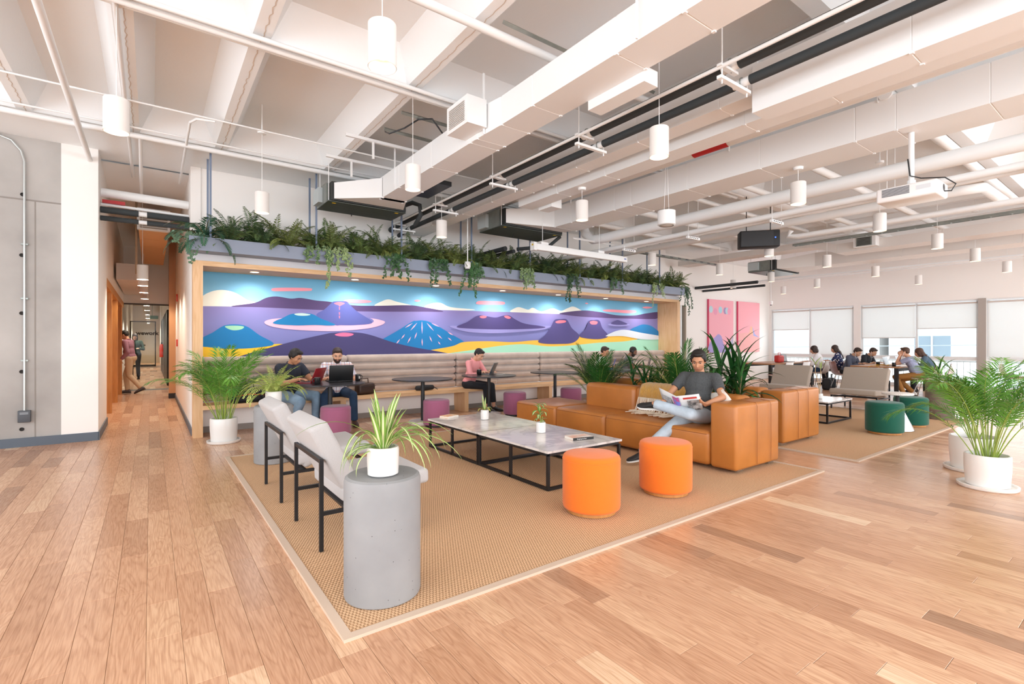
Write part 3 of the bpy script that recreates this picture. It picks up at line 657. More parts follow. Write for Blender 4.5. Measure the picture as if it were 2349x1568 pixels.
def cooling_unit(x0, x1, y0, y1, z0, z1, label):
    t = thing('cooling_unit', label, 'air conditioner', (0, 0, 0))
    MB().box(x0, y0+.12, z0, x1, y1, z1).build('casing', GALV, t); MB().box(x0+.05, y0, z0+.01, x1-.0, y0+.12, z1).build('front_casing', mat('black_casing', '2b2d2c', .5), t)
    o = MB().box(x0, y0, z0-.012, x1, y1, z0).build('drain_pan', GALVD, t)
    for x in (x0+.08, x1-.15): MB().box(x, y0+.06, z0-.015, x+.05, y0+.10, z0-.011).build('yellow_label', mat('label_yellow', 'd9b51f', .6), o)
    MB().tube([((x0+x1)/2-.1, y0+.5, z0-.012), ((x0+x1)/2-.1, y0+.5, z0-.06)], .008, 8).build('drain_nozzle', BLK, t)
    for x in (x0+.03, x1-.03):
        for y in (y0+.08, y1-.06): MB().tube([(x, y, z0), (x, y, ZB)], .006, 6).build('threaded_rod', WMET, t)
    MB().box(x0-.06, y1-.3, z0+.03, x0, y1-.02, z1-.03).build('valve_box', mat('light_steel', 'b7c0c2', .4), t)
    return t
cooling_unit(2.07, 3.27, 7.32, 7.92, 3.4, 3.68, 'dark cooling unit with white taper, above the left ferns')
cooling_unit(4.92, 6.3, 7.0, 7.74, 3.38, 3.68, 'dark cooling unit hanging above the middle of the planter')
cooling_unit(13.2, 14.6, 6.4, 7.1, 3.25, 3.52, 'far cooling unit near the pink paintings, on end of duct')
tag(MB().tube([(3.3, 7.5, 3.55), (3.42, 7.4, 3.6), (3.5, 7.3, 3.55), (3.52, 7.3, 3.4), (3.56, 7.6, 3.3)], .035, 10).build('refrigerant_hose', DKGREY, smooth=60), 'black foam hose curling from the left cooling unit to the pipes', 'pipe')
tag(MB().tube([(6.27, 7.3, 3.55), (6.42, 7.25, 3.56), (6.46, 7.25, 3.4), (6.3, 7.4, 3.22), (5.9, 7.9, 3.2)], .035, 10).build('refrigerant_hose', DKGREY, smooth=60), 'black foam hose curling down from the middle cooling unit', 'pipe')
for i, (x, z, r) in enumerate(((5.55, 3.16, .045), (5.75, 3.13, .035))):
    tag(MB().tube([(x, 8.88, z-.0), (x, 7.8, z)], r, 12).build('insulated_pipe', DKGREY, smooth=60), 'short black insulated pipe behind the screen housing, '+['upper', 'lower'][i], 'pipe')
Y2 = [y_at(p, 4.15) for p in (1060, 1127, 1195, 1240, 1320, 1461, 1649, 1739)]
segs = [(8.6, 3.75, 4.2, 3.35, 3.62), (8.05, 4.1, 4.38, 3.46, 3.75)]+[(y, 4.15, 4.38, 3.46, 3.75) for y in Y2]
d2 = duct('air_duct', 'white duct directly behind the twin black pipes', segs)
duct('air_duct', 'larger white duct continuing behind the black pipes to the upper right', [(Y2[-1]+.04, 4.12, 4.36, 3.29, 3.69), (y_at(2094, 4.15), 4.12, 4.36, 3.29, 3.69), (.3, 4.12, 4.36, 3.29, 3.69), (-1.5, 4.12, 4.36, 3.29, 3.69)])
Y3 = [y_at(p, 4.52) for p in (1189, 1277, 1387, 1707, 1900)]
d3 = duct('air_duct', 'lower thin white duct just above the red pipe sign', [(y, 4.52, 4.78, 3.40, 3.68) for y in Y3]+[(.6, 4.52, 4.78, 3.40, 3.68), (-1.5, 4.52, 4.78, 3.40, 3.68)])
MB().box(4.8, y_at(1250, 4.8)-.15, 3.36, 5.0, y_at(1250, 4.8)+.15, 3.5).build('outlet_box', WMET, d3)
def pipe(name, label, pts, r, m=WMET, n=12, cat='pipe', clips=None, kindgroup=None):
    o = MB().tube(pts, r, n).build(name, m, smooth=50); return tag(o, label, cat, kindgroup)
yr0, yr1 = y_at(1593, 5.16), y_at(1672, 5.16)
p5 = pipe('water_pipe', 'grey-white pipe between the ducts, wearing the red sign', [(5.16, 8.88, 3.88), (5.16, 6.9, 3.88), (5.16, 6.5, 3.75), (5.16, 6.1, 3.6), (5.16, -1.5, 3.6)], .085)
sg = MB(); n = 14
sg.add([(5.16+.09*cos(pi*.62+pi*.8*k/n+pi*.1), y, 3.6+.09*sin(pi*.62+pi*.8*k/n+pi*.1)) for y in (yr0, yr1) for k in range(n+1)], [(k, k+1, n+2+k, n+1+k) for k in range(n)])
so = sg.build('red_sign', mat('sign_red', 'b3262a', .5), p5)
def text(name, body, size, m, loc, rot, parent=None, ext=.0005, bold=0, align='CENTER'):
    c = bpy.data.curves.new(name, 'FONT'); c.body = body; c.size = size; c.extrude = ext; c.align_x = align; c.align_y = 'CENTER'; c.resolution_u = 2; c.offset = bold
    t = bpy.data.objects.new(name+'_c', c); COL.objects.link(t); dg = bpy.context.evaluated_depsgraph_get(); dg.update()
    me = bpy.data.meshes.new_from_object(t.evaluated_get(dg)); bpy.data.objects.remove(t)
    me.name = name; me.materials.clear(); return ob(name, me, m, parent, loc, rot)
WTXT = mat('text_white', 'f5f2ee', .6)
for k, a in enumerate((R(205), R(165))):
    text('sign_lettering', 'RED CONTRA INCENDIO', .07, WTXT, (5.16+.0925*cos(a), (yr0+yr1)/2, 3.6+.0925*sin(a)), Euler((a-R(90), 0, 0), 'XYZ').to_matrix().to_euler() if False else (Matrix(((0, -sin(a), cos(a)), (-1, 0, 0), (0, cos(a), sin(a)))).to_euler()), so)
Y4 = [y_at(p, 5.82) for p in (1272, 1310, 1409, 1447, 1576, 1743, 1961, 2055)]
d4 = duct('air_duct', 'long square white duct from the middle cooling unit to the right edge', [(6.99, 4.98, 6.25, 3.42, 3.66)]+[(y, 5.82, 6.36, 3.40, 3.75) for y in Y4]+[(1.0, 5.82, 6.36, 3.40, 3.75), (-.6, 5.82, 6.36, 3.40, 3.75), (-2, 5.82, 6.36, 3.40, 3.75)])
for y in (Y4[1], Y4[4]-.6, Y4[6]-.2): hang(5.815, y, 3.72, .03, d4)
# twin insulated pipes on white trapeze hangers
ty = [8.4, 6.83, 5.26, 3.68, 2.11, .54, -1.0]
pipe('sprinkler_pipe', 'thin white pipe running along the twin black pipes', [(3.53, 8.5, 3.46), (3.53, -1.5, 3.46)], .016)
for x, z, r, nm in ((3.67, 3.51, .05, 'thicker upper'), (3.83, 3.425, .038, 'thinner lower')):
    t = thing('insulated_pipe', nm+' black insulated pipe on the white hangers', 'pipe', (0, 0, 0))
    MB().tube([(x, 8.95, z-.05), (x, 8.45, z)], r, 14).build('insulation', DKGREY, t, smooth=50)
    for a, b in zip(ty[:-1], ty[1:]):
        MB().tube([(x, a-.07, z), (x, b+.07, z)], r, 16).build('insulation', DKGREY, t, smooth=50)
    for a in ty: MB().tube([(x, a-.09, z), (x, a+.09, z)], r*.86, 14).build('pipe_collar', WMET, t, smooth=50)
for k, y in enumerate(ty[:-1]):
    t = thing('trapeze_hanger', 'white two-bar hanger carrying the black pipes, '+['at the wall end', 'second from the wall', 'third from the wall', 'fourth from the wall', 'fifth from the wall', 'nearest the camera'][k], 'bracket', (0, y, 0), group='white pipe hangers')
    MB().box(3.5, -.02, 3.36, 3.93, .02, 3.385).build('lower_bar', WMET, t); MB().box(3.5, -.02, 3.475-.02, 3.74, .02, 3.475).build('upper_bar', WMET, t)
    for x in (3.54, 3.9): MB().tube([(x, 0, 3.33), (x, 0, ZB if x < 3.6 else 3.44)], .006, 6).build('threaded_rod', WMET, t)
    for x, z, r in ((3.67, 3.51, .05), (3.83, 3.425, .038)): MB().tube([(x+r*1.05*cos(a*pi/8), 0, z+r*1.05*sin(a*pi/8)) for a in range(17)], .005, 5, caps=False).build('pipe_clamp', GALV, t)
# other pipes
big = 'thick white pipe in front of the long duct, behind the ceiling speaker'
pipe('drain_pipe', big, [(7.02, 7.2, 3.75), (7.02, 7.1, 3.5), (7.02, 6.9, 3.36), (7.02, 6.6, 3.34), (7.02, -2, 3.34)], .09, n=16)
for x, r, lab in ((7.40, .045, 'white pipe hung on slotted channels below the thick pipe'), (7.56, .032, 'thin white pipe beside the hung white pipe')): pipe('water_pipe', lab, [(x, 8.8, 3.2+r-.04), (x, -2, 3.2+r-.04)], r)
for k, y in enumerate((6.4, 5.0, 3.6, 2.2, .9)):
    t = thing('channel_hanger', 'short slotted white channel under the hung pipes, '+['farthest', 'second farthest', 'middle', 'right of the projector', 'nearest right edge'][k], 'bracket', (7.5, y, 3.13), group='slotted channel hangers')
    MB().box(-.17, -.02, -.025, .17, .02, .015).build('channel', WMET, t); MB().tube([(-.14, 0, -.04), (-.14, 0, .87)], .005, 6).build('threaded_rod', WMET, t); MB().tube([(.14, 0, -.04), (.14, 0, .87)], .005, 6).build('threaded_rod', WMET, t)
    for i in range(5): MB().box(-.13+i*.055, -.0215, -.012, -.105+i*.055, -.019, .004).build('slot', BLK, t)
pipe('water_pipe', 'lumpy white pipe behind the loudspeaker', [(9.3, 8.86, 3.5), (9.3, 1.9, 3.5), (9.45, 1.7, 3.52), (10.8, 1.7, 3.55)], .07)
pipe('water_pipe', 'white pipe with a hooked end, right of the loudspeaker', [(9.5, 4.3, 3.4), (9.5, 4.35, 3.3), (9.55, 4.2, 3.28), (9.6, -1, 3.28)], .045)
for k, (y, z, r, a, b) in enumerate(((1.75, 3.78, .06, 5.8, 12), (3.1, 3.8, .055, 6.3, 14), (6.1, 3.8, .06, 6.4, 14), (7.3, 3.82, .05, 6.4, 12.5), (4.2, 3.85, .05, 6.4, 15), (5.3, 3.96, .04, 7.2, 12.5))):
    pipe('cross_pipe', 'white cross pipe under the slab, '+['nearest the right edge', 'behind the projector', 'above the loudspeaker', 'near the back wall', 'behind the ceiling speaker', 'thin one above the hung pipes'][k], [(a, y, z), (b, y, z)], r)
pipe('cross_pipe', 'long white pipe crossing above the first duct, upper centre', [(.9, 3.38, 3.9), (5.1, 3.38, 3.9)], .036)
pipe('strut_channel', 'galvanised channel next to the pipe crossing at upper centre', [(2.3, 3.26, 3.93), (4.2, 3.26, 3.93)], .02, GALV, 4, 'bracket')
for k, (y, z, r) in enumerate(((4.66, 3.93, .022), (4.73, 3.965, .014), (4.79, 3.94, .026), (4.9, 3.97, .014))): pipe('conduit', 'white conduit in the bundle under the middle cross beam, '+['front', 'second', 'thick', 'rear'][k], [(-5.6, y, z), (8.5, y, z)], r, n=8, cat='conduit')
for k, (y, z, r) in enumerate(((7.58, 3.965, .012), (7.8, 3.94, .034), (7.95, 3.97, .02))): pipe('conduit', 'white pipe in the bundle along the back soffit, '+['thin front', 'thick middle', 'rear'][k], [(-5.6, y, z), (12.5, y, z)], r, n=8, cat='conduit')
pipe('conduit', 'thin white conduit crossing the left coffers to the hanging lamp box', [(-5.6, 6.8, 3.98), (5.2, 6.8, 3.98)], .011, n=8, cat='conduit')
pipe('conduit', 'white conduit bending from the lamp conduit into the hallway', [(.62, 6.83, 3.97), (.44, 6.86, 3.965), (.38, 7.0, 3.96), (.38, 9.6, 3.9)], .016, n=8, cat='conduit')
pipe('drain_pipe', 'white pipe running down the ceiling to the top of the white pier', [(-.67, -2, 3.84), (-.67, 7.2, 3.84), (-.67, 8.86, 3.84)], .032)
pipe('conduit', 'white conduit under the beam above the left pendant', [(-.22, -2, 3.96), (-.22, 9.8, 3.95)], .02, n=8, cat='conduit')
pipe('conduit', 'white conduit dropping into the hallway ceiling', [(-.1, 7.8, 3.93), (-.12, 10.2, 3.7)], .022, n=8, cat='conduit')
for k, (x, y) in enumerate(((2.3, 5.26), (2.3, 5.79))): pipe('strut_channel', 'galvanised channel spanning behind the white grille box, '+['nearer', 'farther'][k], [(x, y, 3.95), (3.6, y, 3.95)], .022, GALV, 4, 'bracket')
for k, y in enumerate((6.15, 7.0)):
    t = thing('support_rack', 'white channel frame over the first duct, '+['nearer', 'farther'][k], 'rack', (0, y, 0)); MB().box(1.95, -.018, 3.9, 3.4, .018, 3.935).build('crossbar', WMET, t)
    for x in (2.3, 3.1): MB().box(x-.012, -.012, 3.69, x+.012, .012, 3.9).build('drop_rod', WMET, t)
tag(MB().tube([(2.75, 5.1, 3.75), (2.6, 5.1, 3.9), (2.5, 5.25, 3.92), (2.35, 5.3, 3.8), (2.25, 5.5, 3.78), (2.3, 5.75, 3.9)], .009, 6).build('power_cable', BLK), 'loose black cables looping over the white grille box', 'cable')
tag(MB().box(3.1, 5.9, 3.46, 3.3, 6.6, 3.52).build('black_vent_panel', BLK), 'flat black panel showing under the first duct', 'panel')
# far beam-like ducts
duct('air_duct', 'long flat grey-white duct with a jog, starting above the planter end', [(8.7, 12.3, 12.8, 3.54, 3.68), (6.6, 12.3, 12.8, 3.54, 3.68), (5.15, 12.3, 12.8, 3.54, 3.68), (4.6, 12.3, 12.8, 3.32, 3.52), (2.8, 12.3, 12.8, 3.32, 3.52), (1.0, 12.3, 12.8, 3.32, 3.52), (-2, 12.3, 12.8, 3.32, 3.52)], mat('duct_grey', 'dcd6d1', .6))
yg = y_at(1990, 12.28); MB().box(12.1, yg-.2, 3.36, 12.3, yg+.2, 3.56).build('outlet_box', WMET, bpy.data.objects['air_duct.005']) if 'air_duct.005' in bpy.data.objects else None
gr = thing('return_grille', 'small dark grille on the far flat duct', 'vent', (12.08, yg, 3.46)); MB().box(-.01, -.14, -.09, .01, .14, .09).build('frame', GALV, gr)
for i in range(6): MB().box(-.014, -.12, -.075+i*.027, -.009, .12, -.06+i*.027).build('slat', BLK, gr)
duct('air_duct', 'wide far duct in front of the window wall, joined to the far cooling unit', [(6.39, 13.3, 14.5, 3.28, 3.5), (5.6, 13.65, 14.3, 3.28, 3.62), (3.8, 13.65, 14.3, 3.28, 3.62), (1.9, 13.65, 14.3, 3.28, 3.62), (-2, 13.65, 14.3, 3.28, 3.62)], mat('duct_grey', 'dcd6d1', .6))
for k, (x, z) in enumerate(((15.0, 3.2), (15.25, 3.24), (17.1, 3.4))): pipe('conduit', 'thin white line along the window wall, '+['lower', 'upper', 'single one with the far pendants'][k], [(x, 8.8, z), (x, -3, z)], .022, n=6, cat='conduit')
t = thing('cable_tray', 'perforated metal cable tray running to the right edge', 'cable tray', (11.6, 0, 3.5))
for dx in (-.05, .05): MB().box(dx-.006, -2, -.02, dx+.006, 5.2, .03).build('side_rail', GALV, t)
for i in range(28): MB().box(-.05, 5.1-i*.26, -.015, .05, 5.12-i*.26, -.005).build('rung', GALV, t)
t = thing('cable_tray', 'perforated metal cable tray near the far end of the planter', 'cable tray', (9.6, 7.6, 3.45)); MB().box(-.3, -.05, -.02, 3, .05, .02).build('tray', GALV, t)
for i in range(10): MB().box(-.2+i*.32, -.052, -.012, -.08+i*.32, .0, .012).build('slot', mat('slot_dark', '55565a', .6), t)
for i, y in enumerate((8.75, 8.9)):
    pass
for k, (x, z, r) in enumerate(((13.9, 3.05, .045), (14.3, 2.98, .035))): pipe('insulated_pipe', 'short black insulated pipe at the far corner, '+['upper', 'lower'][k], [(x, 9.18, z), (x, 7.2, z)], r, DKGREY)
# hallway overhead
for z, r, nm in ((3.24, .045, 'upper'), (3.12, .036, 'lower')):
    t = thing('insulated_pipe', nm+' black insulated pipe across the hallway opening', 'pipe', (0, 9.15, z))
    MB().tube([(-.575, 0, 0), (-.14, 0, 0)], r, 14).build('insulation', DKGREY, t, smooth=50); MB().tube([(-.04, 0, 0), (.485, 0, 0)], r, 14).build('insulation', DKGREY, t, smooth=50); MB().tube([(-.15, 0, 0), (-.03, 0, 0)], r*.8, 12).build('pipe_clamp', WMET, t, smooth=50)
pipe('water_pipe', 'thick white pipe across the hallway opening', [(-.578, 9.3, 3.52), (.488, 9.3, 3.5)], .065)
pipe('sprinkler_pipe', 'thin white sprinkler pipe across the hallway with red label', [(-.578, 9.25, 3.34), (.488, 9.25, 3.32)], .02)
tag(MB().box(-.56, 9.2, 3.355, -.3, 9.3, 3.4).build('pipe_label', mat('sign_red', 'b3262a', .5)), 'red pipe label in the hallway ceiling', 'sign')
hd = thing('air_duct', 'tan duct with a front grille above the hallway', 'duct', (0, 0, 0)); HT = mat('hall_duct', 'd9a878', .7)
for i in range(5): MB().box(-.17, 11.0+i*.94, 3.34, .27, 11.93+i*.94, 3.7).build('duct_section', HT, hd)
g = MB().box(-.19, 10.9, 3.34, .29, 11.0, 3.72).build('grille_frame', WMET, hd)
for i in range(10): MB().box(-.15, 10.89, 3.37+i*.033, .25, 10.902, 3.385+i*.033).build('louvre', mat('louvre_dark', '8f7f70', .6), g)
pipe('drain_pipe', 'brown vertical strip beside the hallway pendants', [(-.21, 11.4, 3.978), (-.21, 11.4, 2.6)], .02, mat('brown_strip', 'a58a70', .6), 6)
tag(MB().box(-.56, 12.8, 2.62, -.22, 16.8, 2.95).build('bulkhead', mat('bulkhead_grey', 'c3b8b0', .7)), 'grey boxed bulkhead on the hallway left', 'duct')
# projector, screen housing, speakers, cameras
pj_ = thing('projector', 'white ceiling projector on a pole with black cable', 'projector', (6.02, 1.6, 2.81))
rbox('body', -.17, -.24, -.085, .17, .24, .055, .02, mat('projector_white', 'eeebea', .4), pj_)
for i in range(7): MB().box(-.174, -.03, -.035+i*.011, -.169, .19, -.029+i*.011).build('vent_slot', mat('slot_dark', '55565a', .6), pj_)
for i in range(6): MB().box(-.03+i*.012, -.234, -.03, -.024+i*.012, -.229, .03).build('vent_slot', mat('slot_dark', '55565a', .6), pj_)
MB().box(-.172, -.19, -.02, -.169, -.08, .02).build('label_plate', mat('label_grey', 'd5d9dd', .5), pj_)
MB().lathe([(.035, 0), (.035, .01), (.0, .012)], 16).build('lens', BLK, pj_, (.03, -.23, .0), (R(90), 0, 0))
MB().box(-.06, -.05, .055, .05, .05, .075).tube([(0, 0, .07), (0, 0, .12)], .035, 12).build('mount_plate', WMET, pj_)
MB().tube([(0, 0, .1), (0, 0, .588)], .024, 14).build('pole', WMET, pj_, smooth=50)
MB().tube([(-.03, .02, .33), (-.04, .0, .16), (-.02, -.08, .12), (.02, -.25, .09), (.06, -.32, .02), (.05, -.29, -.04), (.04, -.23, -.03)], .006, 6).build('cable', BLK, pj_)
sc_ = thing('screen_housing', 'long white projection screen housing below the ferns ducts', 'projection screen', (0, 6.62, 2.98)); rbox('case', 5.28, -.05, -.05, 7.65, .05, .06, .012, WMET, sc_)
MB().box(5.27, -.055, -.06, 5.33, .055, .075).build('end_cap', WMET, sc_); MB().box(5.268, -.03, .02, 5.272, .01, .05).build('yellow_label', mat('label_yellow', 'd9b51f', .6), sc_); MB().box(7.55, -.0525, .0, 7.61, -.05, .018).build('blue_label', mat('label_blue', '3b55a5', .6), sc_)
for x in (5.5, 6.9): MB().box(x-.06, -.04, .06, x+.1, .04, .1).build('mount_bracket', WMET, sc_); MB().tube([(x, 0, .1), (x, 0, 1.0)], .005, 6).build('threaded_rod', WMET, sc_)
pipe('strut_channel', 'white channel above the screen housing', [(6.4, 6.8, 3.3), (8.2, 6.8, 3.3)], .02, WMET, 4, 'bracket')
sp_ = thing('loudspeaker', 'black loudspeaker hung from the pipes', 'speaker', (8.9, 4.6, 3.2), R(-50)); rbox('cabinet', -.33, -.13, -.15, .33, .13, .15, .02, mat('speaker_black', '141416', .6), sp_)
MB().box(-.31, -.136, -.13, .22, -.13, .13).build('grille', mat('speaker_grille', '202124', .5), sp_); MB().box(.24, -.136, .0, .26, -.131, .02).build('blue_lamp', mat('blue_led', '3a6cff', emit=3), sp_)
for x in (-.2, .2): MB().tube([(x, 0, .15), (x, 0, .8)], .008, 6).build('hanging_rod', BLK, sp_)
def dome(x, y, z, lab):
    t = thing('security_camera', lab, 'camera', (x, y, z))
    MB().tube([(0, 0, .16), (0, 0, ZB-z)], .011, 8).build('pole', WMET, t, smooth=50)
    MB().lathe([(0, .16), (.055, .155), (.06, .12), (.056, .115), (.056, .06), (.045, .05), (.04, .03), (0, .03)], 24).build('housing', WMET, t, smooth=40)
    MB().ell((0, 0, .035), .034, .034, .034).build('lens_dome', mat('smoked_dome', '3a3c40', .1), t, smooth=80)
dome(4.69, 7.79, 2.66, 'white dome security camera on a pole before the ferns'); dome(17.5, 8.6, 2.62, 'small white dome camera in the far corner by the blinds')
t = thing('ceiling_speaker', 'short wide white cylinder speaker hanging before the thick pipe', 'speaker', (5.55, 4.1, 2.9)); MB().lathe([(0, .0), (.1, .0), (.115, .01), (.115, .19), (.0, .19)], 32).build('body', WMET, t, smooth=40); MB().lathe([(.085, -.002), (.092, -.004), (.096, 0)], 32, cap=False).build('grille_ring', GALV, t)
for dx in (-.05, .05): MB().tube([(dx, 0, .19), (0, 0, 1.1)], .003, 5).build('wire', WMET, t)
# wall conduit and socket on the concrete
cx, cz0 = on_y(56, 950, WY-.03); _, cz1 = on_y(50, 360, WY-.03)
t = thing('wall_conduit', 'galvanised conduit running down the concrete wall to a socket', 'conduit', (cx, WY-.025, 0))
MB().tube([(-.7, 0, cz1+.28), (-.3, 0, cz1+.26), (-.12, 0, cz1+.2), (-.03, 0, cz1+.08), (0, 0, cz1-.05), (0, 0, cz0+.05)], .0125, 10).build('conduit_pipe', mat('conduit_metal', 'c6cac8', .35, metal=.5), t, smooth=50)
for z in (1.1, 1.9, 2.6): MB().box(-.035, -.005, z, .035, .024, z+.02).build('clamp', GALV, t)
t = thing('wall_socket', 'dark grey wall socket box low on the concrete wall', 'socket', (cx, WY-.03, cz0-.0)); rbox('box', -.06, -.03, -.1, .06, .029, .05, .006, mat('socket_dark', '4b4f55', .5), t); MB().box(-.04, -.033, .0, .04, -.029, .03).build('faceplate', mat('socket_face', '7b8187', .4), t)
# small hallway things: wood portal fins, signs, glass wall with lettering
hp = thing('wooden_portal', 'orange-brown plywood portal fins along the hallway left', 'shelving', (0, 0, 0))
for y in (12.03, 14.1, 16.15): MB().box(-1.2, y, 0, -.59, y+.09, 2.42).build('fin', OAKD, hp)
MB().box(-.70, 10.52, 2.28, -.585, 17.15, 2.42).build('top_rail', OAKD, hp); MB().box(-1.98, 10.52, 0, -1.2, 17.15, 2.4).build('back_panel', OAKD, hp)
gw = thing('door_1', None, None, (0, 17.2, 0)); gw['kind'] = 'structure'
FRM = mat('dark_frame', '4a443e', .5)
MB().box(-.9, -.004, .03, .49, .004, 2.42).build('glass_pane', GLASS, gw)
MB().box(-.9, -.02, 0, .49, .02, .03).build('bottom_track', GALV, gw); MB().box(-.9, -.02, 2.38, .49, .02, 2.42).build('top_track', FRM, gw)
x, z = on_y(338, 764, 17.18)
LG = text('sign_lettering', 'wework', .15, mat('vinyl_dark', '1f1c1a', .6), (x, -.012, z), (R(90), 0, 0), gw, bold=.006)
for dx in (-.09, .0): MB().lathe([(0, 0), (.02, 0), (.02, .002), (0, .002)], 14).build('round_sticker', mat('vinyl_dark', '1f1c1a', .6), gw, (x-.06+dx, -.008, 1.26), (R(90), 0, 0))
ed = thing('door_2', None, None, (-.25, 34, 0)); ed['kind'] = 'structure'
MB().box(-.65, -.03, 0, -.6, .03, 2.5).box(.45, -.03, 0, .5, .03, 2.5).box(-.65, -.03, 2.45, .5, .03, 2.5).box(-.65, -.03, 0, .5, .03, .1).build('door_frame', mat('door_bronze', '3c3326', .5), ed); MB().box(-.6, -.004, .1, .45, .004, 2.45).build('glass_pane', GLASS, ed)
tag(MB().box(-.2, 33.6, 2.62, .35, 33.62, 2.8).tube([(.08, 33.61, 2.8), (.08, 33.61, 3.979)], .01, 5).build('exit_sign', mat('sign_green', '4f7a4a', .5)), 'small green sign over the far hallway door', 'sign')
t = thing('black_door_panels', 'row of dark glazed doors on the right beyond the glass wall', 'door', (.44, 0, 0))
for i in range(5): rbox('door_panel', -.03, 18.6+i*2.3, 0, .03, 20.6+i*2.3, 2.35, .01, mat('door_dark', '2d3134', .35), t, seg=1)
t = thing('fire_extinguisher', 'red fire extinguisher on the far hallway wall', 'extinguisher', (.36, 24, .75)); MB().lathe([(0, 0), (.07, .0), (.075, .03), (.075, .42), (.05, .5), (.02, .52), (0, .52)], 20).build('cylinder', mat('red_enamel', 'd33a26', .3), t, smooth=50); MB().box(-.03, -.02, .52, .03, .02, .58).build('valve', BLK, t)
for k, (z, py) in enumerate(((1.25, 0), (2.25, 0))): tag(rbox('fire_alarm', .462, 13.2, z, .49, 13.3, z+.16, .008, mat('red_enamel', 'd33a26', .3)), 'small red fire alarm device on the hallway wall, '+['lower', 'upper'][k], 'alarm')
# pink paintings
for k, (xa, xb, za, zb) in enumerate(((14.56, 16.02, 1.0, 2.74), (16.32, 17.75, 1.0, 2.75))):
    t = thing('canvas_painting', ['pink canvas with a row of pale discs above violet peaks', 'pink canvas with one orange spire, nearer the windows'][k], 'painting', ((xa+xb)/2, 9.19, (za+zb)/2)); w2, h2 = (xb-xa)/2, (zb-za)/2
    MB().box(-w2, -.06, -h2, w2, -.001, h2).build('canvas', grad_mat('art_pink%d' % k, [(0, 'f0a9b6'), (1, 'ea86ae')]) if k == 0 else grad_mat('art_pink1', [(0, 'f3a9b4'), (1, 'e8669c')]), t)
    MB().box(-w2-.002, -.06, -h2, -w2+.001, 0, h2).build('red_edge', mat('canvas_edge', 'd9486e', .7), t)
    def flat(nm, pts, c, y):
        vs = [(a*w2, y, b*h2) for a, b in pts]; MB().add(vs, [tuple(range(len(vs)))]).build(nm, mat('art_'+c, c, .8), t)
    if k == 0:
        flat('painted_peaks', smooth_poly([(-.98, -.98), (-.9, -.6), (-.5, -.4), (-.25, -.3), (0, -.4), (.15, -.65), (.4, -.85), (.7, -.97)], 3), 'a79bd0', -.062); flat('painted_cliff', [(.5, -.98), (.7, -.6), (.98, -.36), (.98, -.98)], 'b9b3cc', -.063)
        for cx_, cz_, c in ((-.85, .62, 'bcd4de'), (-.5, .55, 'e79db8'), (-.1, .62, 'a9cfdc'), (.3, .6, 'a98fb8'), (.45, .6, 'b7cfdb'), (.62, .58, 'ef9fb8')): flat('painted_disc', [(cx_+.15*cos(a*pi/10), cz_+.13*sin(a*pi/10)) for a in range(20)], c, -.0622-cx_*.0004-.0008)
    else: flat('painted_dune', [(-.98, -.98), (-.98, -.27), (.3, -.2), (.98, -.4), (.98, -.98)], 'eeb0ae', -.0615); flat('painted_spire', [(0, -.3), (.12, .02), (.3, .03), (.4, -.3)], 'f0b79c', -.062); flat('painted_shadow', [(.3, .03), (.42, -.1), (.55, -.28), (.98, -.42), (.4, -.35)], 'a5a9d8', -.063)
# ================================================================ FURNITURE
def rug(x0, x1, y0, y1, label):
    t = thing('sisal_rug', label, 'rug', (0, 0, 0))
    b = .045
    MB().box(x0+b*.5, y0+b*.5, .0, x1-b*.5, y1-b*.5, .011).build('woven_field', SISAL, t)
    mb = MB()
    for a, c, d, e in ((x0, y0, x1, y0+b), (x0, y1-b, x1, y1), (x0, y0+b, x0+b, y1-b), (x1-b, y0+b, x1, y1-b)):
        MB().box(a, c, .0, d, e, .015).build('cloth_binding', BIND, t)
    return t
rug(.70, 5.66, 2.23, 6.62, 'large sisal rug with pale binding under the marble coffee table'); rug(6.42, 11.42, 2.18, 6.6, 'second sisal rug under the green stools and far coffee table')
RZ = .0155
def pillar(x, y, m, label, h=.63, r=.2):
    bz = RZ if (x < 5.6 or x > 6.5) else 0
    prof = [(r*.985, 0), (r, .01), (r, h-.03), (r-.006, h-.01), (r-.02, h-.001), (0, h)]
    o = MB().lathe(prof, 64).build('pillar_side_table', m, None, (x, y, bz), smooth=30); tag(o, label, 'side table', 'cylindrical side tables'); return bz+h
pillar(1.01, 2.56, CONCP, 'smooth grey concrete cylinder side table nearest the camera, spider plant on top'); pillar(1.12, 6.08, CONCP, 'grey concrete cylinder side table behind the grey chairs, fern on top'); pillar(11.14, 2.56, CONCB, 'brown rough cylinder side table near the windows')
